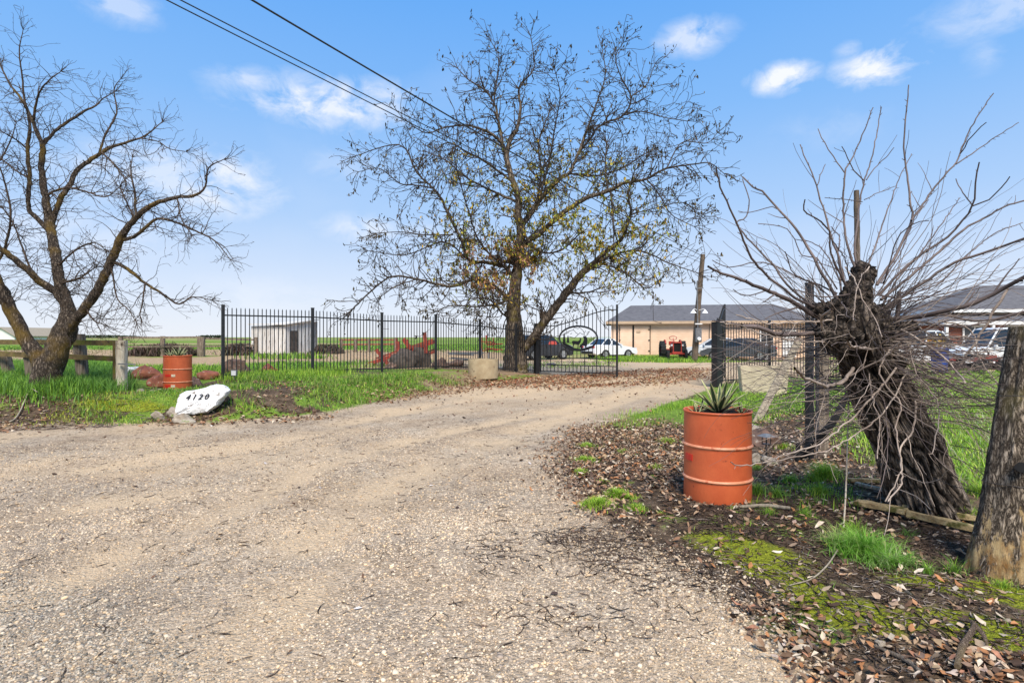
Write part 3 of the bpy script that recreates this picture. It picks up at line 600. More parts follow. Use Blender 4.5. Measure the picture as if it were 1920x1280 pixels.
for a in [(1620,1040,.18,1300,.08,.22,.004,[(.16,.40,.03),(.24,.50,.05),(.11,.28,.03),(.33,.48,.12)],1.0,1.4), (1665,1060,.16,500,.05,.17,.0035,[(.2,.42,.05),(.4,.5,.2),(.14,.3,.04)],1.1,1.4), (1570,1020,.14,220,.05,.2,.0035,[(.45,.45,.2),(.3,.4,.1)],1.1,1.2), (1600,1000,.10,200,.05,.15,.004), (1545,900,.16,900,.08,.21,.0055), (1535,925,.12,300,.05,.13,.005),
          (1740,1075,.05,130,.03,.10,.003,GR+GD), (1790,1075,.08,150,.04,.13,.003,GR+GD), (1795,965,.16,800,.06,.16,.005), (1740,955,.10,250,.05,.12,.005), (1840,930,.15,400,.06,.16,.005),
          (1120,950,.17,1100,.04,.11,.0055,GB), (1155,930,.14,800,.04,.10,.0055,GB), (1095,865,.16,700,.03,.09,.006,GB,.8,1.5), (1102,838,.14,600,.03,.09,.007,GB,.8,1.4), (1088,888,.13,500,.03,.08,.006,GB), (1190,955,.12,350,.03,.08,.005,GB), (1205,960,.07,120,.02,.07,.005,GB), (1180,935,.12,260,.02,.07,.006,GB), (1230,880,.12,200,.03,.09,.006,DRY+GB), (1130,905,.1,160,.02,.06,.006,GB), (1250,830,.2,300,.04,.10,.008,DRY+GB), (1165,850,.14,200,.03,.08,.007,DRY+GB), (1480,905,.12,260,.04,.12,.006,GB+GD), (1440,965,.08,120,.03,.09,.004,GR), (1510,965,.08,100,.03,.1,.004,GR), (1880,1100,.12,300,.02,.06,.003,GB), (1700,1005,.07,60,.04,.1,.003,GD), (1470,840,.2,240,.04,.1,.007,GB),
          (1420,925,.1,260,.05,.14,.005,GR+GD), (1455,930,.09,200,.05,.14,.005,GR+GD), (1700,1060,.06,60,.05,.13,.003,GD), (1240,965,.05,80,.02,.06,.004,GB), (1420,880,.1,120,.04,.1,.005,GR)]:
    pt.append(tuft(*a))
fuse('grass', pg, M['grass'], 'short bright green grass on the verges and field', 'grass')
fuse('grass_tufts', pt, M['grass'], 'long green grass tufts among the mulch by the drive', 'grass')
# ============================================================ TREES
def smooth_path(p, r, step):
    """Catmull-Rom through p, radii interpolated"""
    out = []; ro = []
    q = [p[0]*2-p[1]]+p+[p[-1]*2-p[-2]]
    for i in range(1, len(q)-2):
        a, b, c, d = q[i-1:i+3]; k = max(1, int((c-b).length/step))
        for j in range(k):
            t = j/k; out.append(.5*((2*b)+(c-a)*t+(2*a-5*b+4*c-d)*t*t+(3*b-a-3*c+d)*t**3)); ro.append(r[i-1]*(1-t)+r[i]*t)
    out.append(p[-1]); ro.append(r[-1]); return out, ro
class Tubes:
    """many thin tubes gathered into arrays"""
    def __init__(s): s.v = []; s.f = []; s.c = 0
    def add(s, pts, rad, n=4):
        k = len(pts); P_ = np.array([p[:] for p in pts]); T = np.gradient(P_, axis=0) if k > 1 else P_; T /= np.linalg.norm(T, axis=1)[:, None]+1e-9
        m = T.mean(0); ref = np.array([0,0,1.]) if abs(m[2]) < .8 else np.array([1.,0,0])
        U = np.cross(T, ref); U /= np.linalg.norm(U, axis=1)[:, None]+1e-9; W = np.cross(T, U); a = np.arange(n)*2*PI/n
        R = np.asarray(rad)[:, None, None]
        V = P_[:, None]+R*(U[:, None]*np.cos(a)[None, :, None]+W[:, None]*np.sin(a)[None, :, None])
        i = np.arange((k-1)*n).reshape(k-1, n); j = np.roll(i, -1, 1)
        s.v.append(V.reshape(-1, 3)); s.f.append(np.stack([i, j, j+n, i+n], -1).reshape(-1, 4)+s.c); s.c += k*n
    def build(s, name, mat, parent=None, smooth=True):
        return mesh_np(name, np.concatenate(s.v), np.concatenate(s.f), mat, parent, smooth=smooth)
def rvec(): 
    while True:
        v = Vector((random.uniform(-1,1), random.uniform(-1,1), random.uniform(-1,1)))
        if .05 < v.length < 1: return v.normalized()
def limbs_from_px(spec, D0, rs):
    """spec: list of (pixel points with pixel radius, depth drift in m); each limb starts at the depth of the nearest earlier limb"""
    L_ = []; acc = []
    for pts, drift in spec:
        D = D0
        if acc:
            q = min(acc, key=lambda a: (a[0]-pts[0][0])**2+(a[1]-pts[0][1])**2); D = q[2]
        tot = sum(math.dist(pts[i][:2], pts[i+1][:2]) for i in range(len(pts)-1)); s = 0; vs = []; rr = []
        for i, (a, b, r) in enumerate(pts):
            if i: s += math.dist(pts[i-1][:2], (a, b))
            d = D+drift*(s/tot)**1.2; vs.append(P(a, b, d)); rr.append(rs(r)/F*d); acc.append((a, b, d))
        L_.append((vs, rr))
    return L_
def grow(T, tips, p, d, length, r, level, cfg):
    n = max(3, int(length/cfg['seg'])); pts = [p.copy()]; rad = [r]; step = length/n
    for i in range(n):
        d = (d+rvec()*cfg['wander']+Vector((0,0,cfg['up']))).normalized(); p = p+d*step; pts.append(p.copy()); rad.append(max(cfg['rmin'], r*(1-.75*(i+1)/n)))
        if level > 0 and random.random() < cfg['branch'] and i > 0:
            a = rvec(); a = (a-d*a.dot(d)).normalized(); nd = (d*.6+a*random.uniform(.5,1.1)).normalized()
            grow(T, tips, p.copy(), nd, length*random.uniform(.35,.75)*(1-.4*i/n), rad[-1]*.75, level-1, cfg)
        elif random.random() < cfg.get('spur', 0):
            a = rvec(); T.add([p, p+(d*.5+a).normalized()*step*random.uniform(.25,.7)], [cfg['rmin'], cfg['rmin']*.7], 3)
        if level < 2: tips.append((p.copy(), d.copy()))
    T.add(pts, rad, 3 if r < .012*cfg.get('k', 1) else 5)
def make_tree(name, spec, D0, bark, twigm, cfg, label, thick=.05, wob=.02, step=.12, ns=12, trunkjit=.12, rs=None):
    limbs = limbs_from_px(spec, D0, rs); base = limbs[0][0][0].copy()
    root = empty(name, base, 0, label, 'tree'); tr = MB(); T = Tubes(); tips = []
    for vs, rr in limbs:
        p, r = smooth_path(vs, rr, step)
        p = [q-base+(rvec()*wob*min(1, r[i]/.05) if 0 < i < len(p)-1 else Vector()) for i, q in enumerate(p)]
        big = [i for i in range(len(p)) if r[i] > thick]
        if big and big[-1] > 1:
            e = big[-1]+1; tr.tube(p[:e+1], [max(q, thick*.4) for q in r[:e+1]], ns, True, jit=trunkjit)
            if e < len(p)-1: T.add(p[e:], r[e:], 6)
        else: T.add(p, r, 6)
        # side shoots all along
        s = 0
        for i in range(1, len(p)):
            d = (p[i]-p[i-1]); s += d.length; f = i/len(p)
            if r[i] > cfg['nobranch'] : continue
            while s > cfg['every']:
                s -= cfg['every']*random.uniform(.6,1.5); a = rvec(); d1 = d.normalized(); a = (a-d1*a.dot(d1)).normalized(); a.z += cfg.get('sideup', 0); a.y *= cfg.get('flat', 1)
                nd = (d1*random.uniform(.2,.9)+a).normalized()
                grow(T, tips, p[i].copy(), nd, cfg['len']*random.uniform(.4,1.15)*(1.15-.45*f), min(r[i]*.6, cfg['r0']*random.uniform(.6,1.2)), cfg['lev'], cfg)
        # end spray
        d1 = (p[-1]-p[-2]).normalized()
        for _ in range(cfg.get('ends', 3)): grow(T, tips, p[-1].copy(), (d1+rvec()*.6).normalized(), cfg['len']*random.uniform(.3,.7), min(r[-1], cfg['r0'])*.8, 1, cfg)
    tr.build('trunk', bark, root, smooth=True); T.build('branches', twigm, root)
    return root, tips, T
M['bark_mid'] = bark_mat('grey_brown_bark', (.05,.037,.027), (.28,.22,.165), (.16,.125,.02), 9, .22, .55)
M['bark_left'] = bark_mat('furrowed_mossy_bark', (.035,.026,.02), (.28,.22,.165), (.22,.14,.03), 17, .25, .50)
M['ridge'] = ridge_bark('deep_furrowed_bark')
M['bark_right'] = bark_mat('rough_dark_bark', (.018,.013,.010), (.25,.195,.155), (.10,.055,.03), 13, .2, .60, .04)
M['twig_dark'] = pm('dark_twig_bark', (.075,.055,.042), (.035,.026,.02), 12, .9)
M['twig_left'] = pm('brown_twig_bark', (.085,.055,.035), (.03,.021,.016), 2.5, .9)
M['twig_grey'] = pm('smooth_grey_shoot', (.19,.14,.12), (.055,.04,.036), 3, .75, spec=.4); M['twig_pale'] = pm('pale_dry_shoot', (.46,.37,.30), (.20,.145,.11), 3, .8)

# ---- middle tree
MID = [
 ([(967,700,26),(966,670,21),(965,640,19),(963,600,17),(963,560,16),(970,510,14),(975,470,13),(976,425,12),(970,400,10.5),(973,373,9),(960,335,8),(950,292,7),(957,262,6),(969,244,5),(976,206,4),(973,173,3.2),(980,154,2.6),(1002,125,1.8),(995,68,1.2)], .5),
 ([(966,665,14),(985,650,13),(1003,628,13),(1021,602,12.5),(1054,559,11.5),(1088,516,10),(1112,495,8.5),(1135,473,7),(1164,449,5),(1183,402,3.6),(1178,360,2.6),(1190,320,1.6)], -2.2),
 ([(1021,600,9),(1016,585,8.5)], -.1),
 ([(950,292,5.5),(940,268,5),(926,254,4),(897,240,3.3),(869,235,2.6),(830,240,2.0),(797,249,1.5),(754,220,1.1)], -2.),
 ([(945,285,4.5),(935,230,3.8),(926,192,3.2),(907,168,2.6),(878,149,1.8),(858,128,1.3)], 1.2),
 ([(926,192,2.4),(931,149,2),(935,106,1.4),(921,78,1)], .8),
 ([(976,425,8),(992,406,7.5),(1021,363,7),(1050,335,6),(1069,322,5),(1088,278,4),(1102,240,3.2),(1121,187,2.4),(1135,140,1.7),(1129,92,1)], 1.6),
 ([(1080,295,3.6),(1105,262,3.2),(1126,235,3),(1169,216,2.8),(1183,182,2.3),(1164,144,1.7),(1154,106,1.3),(1169,80,1)], -.8),
 ([(1183,182,1.8),(1212,159,1.5),(1228,120,1)], .5),
 ([(1169,216,1.9),(1202,209,1.6),(1245,220,1.3),(1288,227,1)], -1),
 ([(968,475,8),(985,455,8),(1012,437,7.5),(1059,397,7),(1097,373,6.2),(1140,359,5),(1169,344,4.4),(1212,335,3.6),(1250,316,2.8),(1293,309,2.1),(1331,306,1.5),(1357,325,1)], -2.6),
 ([(1212,335,2.3),(1235,363,2),(1259,402,1.6),(1302,425,1.1)], -.9),
 ([(1250,316,1.9),(1278,268,1.6),(1326,268,1.2),(1345,249,.9)], .8),
 ([(1140,359,3),(1135,316,2.6),(1138,268,2)], 1.4),
 ([(1145,358,3.2),(1150,420,2.6),(1152,470,1.8)], -.8),
 ([(1100,500,4),(1160,475,3.2),(1202,471,2.6),(1259,495,1.8),(1310,512,1.2)], -1.4),
 ([(1069,325,2.8),(1112,330,2.5),(1160,318,2),(1215,285,1.4)], 2.4),
 ([(957,565,7),(940,548,6),(915,530,5.4),(888,523,5),(845,537,4),(783,523,3.2),(735,518,2.8),(697,545,2.4),(656,584,2.2)], -2.2),
 ([(783,523,2),(745,535,1.5),(715,555,1.1)], -.5),
 ([(962,520,6),(945,500,5.5),(912,492,5),(878,487,4.6),(864,449,4.2),(845,411,3.8),(821,363,3.3),(783,325,2.7),(759,278,2.1),(726,273,1.5),(668,292,1)], 1.8),
 ([(810,352,2.2),(780,347,1.9),(750,344,1.6),(711,316,1.2),(672,322,.9)], -1.5),
 ([(850,440,2.2),(792,440,1.7),(754,435,1.3),(707,437,.9)], -1.6),
 ([(878,487,2.6),(831,454,2),(759,478,1.4),(690,470,1)], 2.),
 ([(945,500,3),(900,455,2.7),(880,400,2.1),(860,330,1.6),(850,290,1)], -2.8),
 ([(973,380,4),(935,363,3.4),(878,335,2.8),(835,300,2),(800,285,1.3)], 2.6),
 ([(976,430,4),(1010,470,3),(1050,470,2.4),(1085,440,1.8)], -3.),
 ([(960,340,3.4),(907,301,3),(878,287,2.5),(838,268,1.8),(800,300,1.2)], -1.),
 ([(960,560,4),(930,570,3.2),(890,575,2.4),(850,572,1.8),(815,585,1.2)], -2.8),
 ([(963,600,3.4),(945,590,2.8),(915,560,2.2),(880,560,1.5)], -3.),
 ([(1005,395,4),(1030,300,3),(1040,240,2.2),(1050,180,1.6),(1040,130,1)], -1.8),
 ([(1000,400,3.6),(1015,330,3),(1010,270,2.2),(1030,210,1.5)], 2.6),
 ([(1060,550,3),(1100,548,2.4),(1125,540,1.6)], -2.),
 ([(1120,490,3),(1170,510,2.4),(1210,540,1.5),(1230,530,1)], -2.5),
 ([(1183,402,2),(1230,390,1.6),(1280,380,1.2),(1310,400,.9)], 1.2),
]
cfg = dict(seg=.20, wander=.30, up=.02, branch=.40, rmin=.0095, spur=.30, nobranch=.20, every=.092, len=1.40, r0=.026, lev=2, ends=5, k=1.4, sideup=.1)
random.seed(21)
root, tips, T_ = make_tree('broadleaf_tree', MID, 22.7, M['bark_mid'], M['twig_dark'], cfg, 'large spreading tree with a few olive and brown leaves behind the iron fence', .05, .02, .14, 14, .12, lambda r: r*(.66+.34*float(sstep(13, 20, r))))
base = root.location
n = len(tips); tp = np.array([t[0][:] for t in tips]); px = 960+F*(tp[:,0]+base.x)/(tp[:,1]+base.y); py = HY-F*(tp[:,2]+base.z-H)/(tp[:,1]+base.y)
w = np.full(n, .20); yel = np.exp(-(((px-1110)/120)**2+((py-440)/85)**2))+.5*np.exp(-(((px-930)/110)**2+((py-430)/120)**2))+.5*np.exp(-(((px-1060)/80)**2+((py-320)/40)**2)); brn = np.exp(-(((px-935)/75)**2+((py-500)/55)**2))
w = w+1.3*yel+1.6*brn; rep = rng.poisson(w*15000/w.sum()); ii = np.repeat(np.arange(n), rep); m_ = len(ii)
pos = tp[ii]+rng.normal(0, .05, (m_, 3)); u = rng.random(m_)
col = np.where((u < .26+.8*yel[ii]/(yel[ii]+.25+brn[ii]*2))[:,None]&(yel[ii] > .08)[:,None], np.array([(.42,.34,.04),(.28,.30,.04),(.50,.32,.04),(.18,.21,.04)])[rng.integers(0,4,m_)],
      np.where((brn[ii] > .35)[:,None], np.array([(.30,.15,.08),(.38,.2,.11),(.2,.1,.06)])[rng.integers(0,3,m_)], np.array([(.07,.05,.03),(.05,.04,.02),(.12,.09,.03)])[rng.integers(0,3,m_)]))
ax = rng.uniform(0, 6.28, m_); R = np.einsum('nij,njk->nik', rotz(ax), rotx(rng.uniform(0, 3.14, m_)))
V_, F_, C_ = scatter(LV*np.array([.7,1,.8]), LF, pos, R, rng.uniform(.045, .088, m_), col)
mesh_np('leaves', V_, F_, M['leaf'], root, col=C_)

# ---- left tree
LEFT = [
 ([(87,762,34),(86,725,26),(88,700,24),(92,670,25)], 0),
 ([(82,688,20),(66,660,18.5),(50,640,17),(38,615,16),(24,590,15.5),(8,555,14.5),(-14,510,13),(-40,450,11),(-60,380,8),(-80,300,5)], -.6),
 ([(92,690,23),(112,645,22),(124,612,21),(128,584,17),(120,555,14),(113,531,13),(107,500,12.5),(102,466,12),(95,430,11.5),(90,400,10.5),(84,363,8.5),(77,310,7),(79,273,6.2),(65,237,4.6),(53,209,3.8),(34,178,3),(20,161,2.4),(0,122,1.6)], .7),
 ([(98,440,7),(82,425,6),(66,405,5.5),(53,389,5.2),(55,335,5),(51,279,4.2),(56,237,3.5),(45,183,2.6),(42,147,2),(36,96,1.5),(43,56,.8)], -.5),
 ([(79,273,4.4),(107,242,3.8),(141,220,3.2),(157,209,2.9),(180,198,2.2),(191,186,1.6),(215,172,1)], .6),
 ([(62,232,3.2),(67,197,2.8),(76,169,2.3),(96,147,1.7),(114,134,1)], -.5),
 ([(125,575,10),(105,548,9.5),(79,531,9),(60,512,8.5),(43,498,8),(20,480,7.5),(0,466,7),(-30,440,5)], -.9),
 ([(108,655,18),(125,622,14),(138,603,12.5),(164,571,12),(190,531,11),(207,492,10.5),(226,449,9.5),(238,428,8.5),(253,410,7.5),(270,395,6.5),(295,380,5.6),(332,370,4.6),(366,366,3.4),(385,349,2.6),(391,315,2),(419,299,1)], -1.),
 ([(228,450,5),(245,446,4.6),(262,436,4.2),(280,420,3.8),(295,410,3.4),(328,416,3),(367,433,2.4),(403,452,1.7),(432,487,.9)], -.4),
 ([(210,490,4.6),(224,496,4.4),(236,502,4.2),(256,518,3.8),(272,531,3.5),(305,551,2.9),(335,570,2.3),(361,557,1.9),(396,562,1)], -.3),
 ([(94,425,6.6),(112,375,6.4),(129,349,6.2),(143,321,5.8),(165,303,5.2),(183,290,4.8),(202,279,4),(233,268,3.1),(262,259,2.4),(281,248,1.9),(304,228,1)], 1.),
 ([(186,288,3),(197,254,2.6),(214,223,2.2),(219,206,1.9),(214,167,1.4),(226,148,.8)], .4),
 ([(262,259,1.6),(295,265,1.4),(318,279,1.2),(348,284,.8)], -.4),
 ([(86,370,3.6),(96,361,3.2),(124,352,2.8),(157,358,2.2),(197,369,1.5),(225,350,1)], -.9),
 ([(256,408,3.6),(253,385,3.3),(253,363,2.8),(245,321,1.8),(248,295,1)], .5),
 ([(253,410,2.4),(240,385,2),(226,350,1.4),(240,330,1)], .7),
 ([(205,495,2.6),(212,520,2.2),(220,560,1.8),(240,580,1.3),(256,605,.9)], -.5),
 ([(272,531,2.2),(268,560,1.8),(262,590,1.2)], -.3),
 ([(160,575,2.4),(175,600,1.8),(200,610,1.2)], -.5),
 ([(190,285,2.4),(215,310,2),(235,340,1.5),(230,360,1)], -.7),
 ([(-14,510,4),(10,460,3.2),(20,400,2.6),(8,340,2),(-5,300,1.4)], -.5),
 ([(60,512,3),(40,460,2.4),(25,420,1.8),(5,390,1.3)], .5),
 ([(-60,380,4),(-30,330,3),(0,300,2.2),(20,262,1.5),(30,230,1)], .3),
 ([(332,370,2),(340,410,1.6),(360,440,1.2)], -.5),
 ([(55,335,2.6),(30,320,2),(5,300,1.5)], .5), ([(51,279,2.4),(30,262,1.8),(0,245,1.2)], -.5),
 ([(107,500,3),(140,470,2.2),(175,455,1.6),(200,470,1)], -.8), ([(113,531,3),(150,520,2.2),(180,500,1.4)], -.9),
]
cfg = dict(seg=.085, wander=.34, up=.01, branch=.32, rmin=.0030, spur=.5, nobranch=.11, every=.07, len=.70, r0=.009, lev=2, ends=7, k=.45)
random.seed(33)
make_tree('bare_tree', LEFT, 11.4, M['bark_left'], M['twig_left'], cfg, 'leafless forked tree with mossy bark by the wooden rail fence', .022, .012, .07, 18, .16, lambda r: r*(.70+.28*float(sstep(17, 24, r))))

# ---- right pollard: thick leaning trunk, cut head, long smooth shoots
base = G(1742, 952); root = empty('pollard_tree', base, 0, 'leaning cut back tree with a fan of long bare shoots', 'tree')
PD = base.y
def pl(px, py, D): return P(px, py, D)-base
core = [(1750,985,80,0),(1740,950,68,0),(1720,890,60,-.02),(1700,830,58,-.05),(1672,775,54,-.08),(1645,720,50,-.10),(1625,675,48,-.12),(1612,640,50,-.14),(1602,605,53,-.15),(1598,580,47,-.15),(1603,560,30,-.15)]
vs = [pl(a, b, PD+d) for a, b, r, d in core]; rr = [r/F*PD for a, b, r, d in core]
p, r = smooth_path(vs, rr, .02); mb = MB(); n = 150; u = None; V_ = []; BC = []; BV = []
for i, q in enumerate(p):
    t = (p[min(i+1, len(p)-1)]-p[max(i-1, 0)]).normalized(); u = Vector((1,0,0)); u = (u-t*u.dot(t)).normalized(); w = t.cross(u)
    for j in range(n):
        a = 2*PI*j/n; d = u*math.cos(a)+w*math.sin(a); tw = i*.02*1.1
        h_ = i*.02; tw_ = a+tw*.25; dd_ = noise.noise(Vector((math.cos(a)*2, math.sin(a)*2, h_*3)))*.9
        rid = noise.noise(Vector((math.cos(tw_)*5+dd_, math.sin(tw_)*5+dd_, h_*1.6))); rid2 = noise.noise(Vector((math.cos(tw_)*10+dd_, math.sin(tw_)*10, h_*3.6)))
        lump = noise.noise(Vector((math.cos(a)*1.2, math.sin(a)*1.2, i*.02*2+5)))
        headk = 1 if i > len(p)*.66 else .25
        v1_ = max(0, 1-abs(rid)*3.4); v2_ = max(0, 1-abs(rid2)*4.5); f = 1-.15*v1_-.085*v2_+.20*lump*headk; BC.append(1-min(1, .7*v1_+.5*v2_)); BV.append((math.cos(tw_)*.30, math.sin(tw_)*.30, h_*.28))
        if headk == 1: f += .16*noise.noise(q*9+d*2)
        foot = max(0, 1-i*.02/.22); f += foot*.10*math.sin(a*5+1)
        V_.append(q+d*r[i]*f)
mb.add(V_, [(i*n+j, i*n+(j+1) % n, (i+1)*n+(j+1) % n, (i+1)*n+j) for i in range(len(p)-1) for j in range(n)]+[tuple((len(p)-1)*n+j for j in range(n))])
def lump(pts, jit=.35, n=44):
    a, b = smooth_path([pl(x, y, PD+d) for x, y, r, d in pts], [r/F*PD for x, y, r, d in pts], .01); mb.tube(a, b, n, True, jit=jit)
lump([(1602,600,34,-.2),(1606,560,26,-.22),(1614,530,19,-.2),(1622,508,17,-.18),(1628,497,13,-.18)], .3)
lump([(1575,620,26,-.2),(1566,590,24,-.22),(1562,566,20,-.2)], .5); lump([(1590,660,26,-.25),(1585,610,26,-.28),(1590,575,18,-.24)], .5)
lump([(1632,640,26,-.2),(1640,600,24,-.25),(1636,575,17,-.24)], .5); lump([(1560,640,18,-.3),(1550,610,15,-.3)], .5)
lump([(1640,640,22,-.1),(1664,626,18,-.12),(1690,618,14,-.14),(1716,612,11,-.15)], .3)
lump([(1575,600,24,-.1),(1545,588,16,-.14),(1520,578,10,-.2)], .25)
lump([(1690,700,14,-.05),(1700,760,12,-.1)], .4)
b0_ = n*len(p)
for i in range(len(V_), len(mb.v)):
    v = Vector(mb.v[i]); mb.v[i] = tuple(v+Vector((noise.noise(v*26), noise.noise(v*26+Vector((9,0,0))), noise.noise(v*20+Vector((0,9,0)))))*.022+Vector((noise.noise(v*60), noise.noise(v*60+Vector((9,0,0))), 0))*.009)
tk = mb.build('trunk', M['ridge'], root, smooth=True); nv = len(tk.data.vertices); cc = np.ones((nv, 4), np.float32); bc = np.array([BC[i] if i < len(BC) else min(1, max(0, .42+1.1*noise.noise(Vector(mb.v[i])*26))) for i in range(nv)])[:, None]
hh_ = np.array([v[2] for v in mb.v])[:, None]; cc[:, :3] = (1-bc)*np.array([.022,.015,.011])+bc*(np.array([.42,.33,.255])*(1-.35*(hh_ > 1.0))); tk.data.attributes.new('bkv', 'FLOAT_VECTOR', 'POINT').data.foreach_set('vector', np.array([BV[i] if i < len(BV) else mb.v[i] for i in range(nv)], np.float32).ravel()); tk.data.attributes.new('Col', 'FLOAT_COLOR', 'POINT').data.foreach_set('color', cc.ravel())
T = Tubes(); tips = []; random.seed(5)
def z2(pts): return [(1320+a/2.56, 140+b/2.56) for a, b in pts]
def shoot(pts, r0, r1, drift, d0=-.2, wob=.006, buds=True):
    k = len(pts); vs = [pl(a, b, PD+d0+drift*(i/(k-1))**1.2) for i, (a, b) in enumerate(pts)]
    p, r = smooth_path(vs, [(r0+(r1-r0)*(i/(k-1))**.8)/F*(PD+d0) for i in range(k)], .05)
    p = [q+rvec()*wob*.7 if 0 < i < len(p)-1 else q for i, q in enumerate(p)]; T.add(p, r, 7)
    for i in range(2, len(p)-1):
        if buds and random.random() < .55:
            d = (p[i]-p[i-1]).normalized(); a = rvec(); a = (a-d*a.dot(d)).normalized(); T.add([p[i], p[i]+(a+d*1.2)*random.uniform(.010,.022)], [r[i]*.55, r[i]*.25+.0006], 4)
        if random.random() < .07:
            d = (p[i]-p[i-1]).normalized(); a = rvec(); a = (a-d*a.dot(d)).normalized(); q = p[i]; dd = (d+a*.8).normalized(); pp = [q]; L0 = random.uniform(.08,.4)
            for _ in range(5): dd = (dd+rvec()*.12+Vector((0,0,.04))).normalized(); q = q+dd*L0/5; pp.append(q)
            T.add(pp, [max(.0016, r[i]*.5*(1-.12*z)) for z in range(6)], 5)
SH = [
 ([(640,1080),(560,940),(500,830),(440,740),(370,660),(280,560),(235,540),(185,490)], 5, 2, .5), ([(370,660),(330,635),(220,660),(165,655)], 1.6, 1, .3),
 ([(560,1130),(440,1070),(300,960),(230,880),(180,770),(140,670),(80,540),(58,440)], 4.5, 1.6, -.8), ([(520,1110),(400,1010),(330,910),(250,830),(190,760),(155,710),(205,680),(215,600),(185,500)], 3.6, 1.4, .6),
 ([(690,1060),(650,890),(610,780),(590,700),(560,600),(530,500),(490,410),(462,335)], 4, 1.3, .3), ([(545,530),(560,480),(583,430)], 1.5, 1, .2),
 ([(700,1040),(655,960),(610,860),(600,750),(540,690),(480,650),(485,600)], 3.4, 1.3, -.6), ([(735,960),(700,850),(675,740),(670,650),(675,480),(700,420),(740,340),(780,240),(812,158)], 4, 1.3, .5),
 ([(675,470),(640,420),(600,360),(565,300),(548,260)], 1.8, 1.1, .2), ([(745,960),(722,830),(738,700),(750,600),(770,510),(800,420),(830,280),(852,155)], 3.8, 1.3, .8),
 ([(770,510),(720,460),(690,400),(662,345)], 1.8, 1, -.2), ([(780,505),(820,450),(870,400),(912,350)], 1.7, 1, .3), ([(785,930),(850,740),(900,600),(940,490),(997,380)], 2.6, 1.1, .9),
 ([(830,1010),(900,900),(960,790),(1000,690),(990,600),(975,480),(962,380),(965,250),(975,130),(983,50)], 4.6, 1.4, .4), ([(995,700),(1040,640),(1080,580),(1150,490),(1210,420),(1260,300),(1320,190),(1390,90)], 3.6, 1.4, .5),
 ([(1210,430),(1300,370),(1400,300),(1510,230)], 2, 1.1, .4), ([(1230,380),(1290,290),(1355,230)], 1.7, 1.1, -.3), ([(840,1060),(940,950),(1060,850),(1170,780),(1240,700),(1290,630),(1305,520),(1322,420)], 4.4, 1.5, -.4),
 ([(850,1080),(1000,960),(1130,850),(1250,740),(1360,680),(1450,630),(1600,590)], 4.6, 2, .4), ([(860,1140),(960,1060),(1080,980),(1200,900),(1330,860),(1450,820),(1600,760)], 5, 2.4, -.6),
 ([(840,1140),(930,980),(1020,880),(1110,760),(1180,660),(1230,590)], 3.2, 1.2, .9), ([(1290,630),(1370,600),(1430,540),(1468,490)], 2.2, 1.2, -.3), ([(1290,630),(1250,580),(1210,500)], 2, 1.2, .3),
 ([(928,1200),(935,1100),(938,1040)], 5.5, 4, 0), ([(870,1110),(1000,1070),(1100,1060),(1250,1030),(1350,990),(1420,910)], 2.8, 1.2, .5), ([(850,1120),(960,1060),(1130,1000),(1260,870),(1400,760),(1530,710)], 3, 1.3, 1.0),
 ([(830,1180),(940,1170),(1040,1160),(1120,1140),(1240,1115),(1390,1050),(1500,990),(1620,920)], 6.6, 3.4, -.7), ([(1060,1160),(1150,1150),(1300,1180),(1450,1160),(1600,1120)], 4, 2.4, -.4),
 ([(1000,1180),(1200,1210),(1350,1190),(1500,1150),(1620,1100)], 4, 2.2, .5), ([(520,1150),(420,1085),(300,1035),(180,985),(90,955),(20,920)], 6, 2.2, -.9), ([(130,965),(80,950),(45,910)], 1.6, 1, 0), ([(300,1035),(200,1060),(140,1030)], 2, 1, -.2),
 ([(600,1240),(450,1245),(350,1245),(265,1215),(180,1205)], 5.5, 4, -.7), ([(265,1215),(150,1195),(40,1180)], 2.4, 1.2, -.5), ([(640,1050),(560,1010),(450,970),(350,920),(250,900),(120,925),(40,890)], 2.8, 1.3, .7),
 ([(600,1060),(520,1000),(430,950),(390,850)], 2.2, 1.1, -.5), ([(660,1040),(640,960),(570,840),(500,800),(440,790)], 2.3, 1.1, .7), ([(660,1050),(645,860),(650,780),(610,730)], 3, 1.4, .9),
 ([(935,1075),(860,1060),(700,1055),(560,1065),(430,1030)], 2.6, 1.4, -.2), ([(640,1030),(540,880),(470,870),(400,740),(260,715)], 2.2, 1.1, .5), ([(700,980),(680,890),(620,800)], 2, 1.1, -.8),
 ([(860,1000),(880,960),(920,800),(1000,720),(1080,700)], 2.4, 1, -.5), ([(850,1000),(940,860),(1010,700),(1080,600)], 2.2, 1, .9), ([(770,600),(830,570),(920,535)], 1.5, .9, .4), ([(760,610),(680,600),(580,590)], 1.4, .9, .4),
]
for pts, a, b, d in SH: shoot(z2(pts), a*(.62 if a < 5.3 else .78), b*(.72 if b < 3 else .9), d)
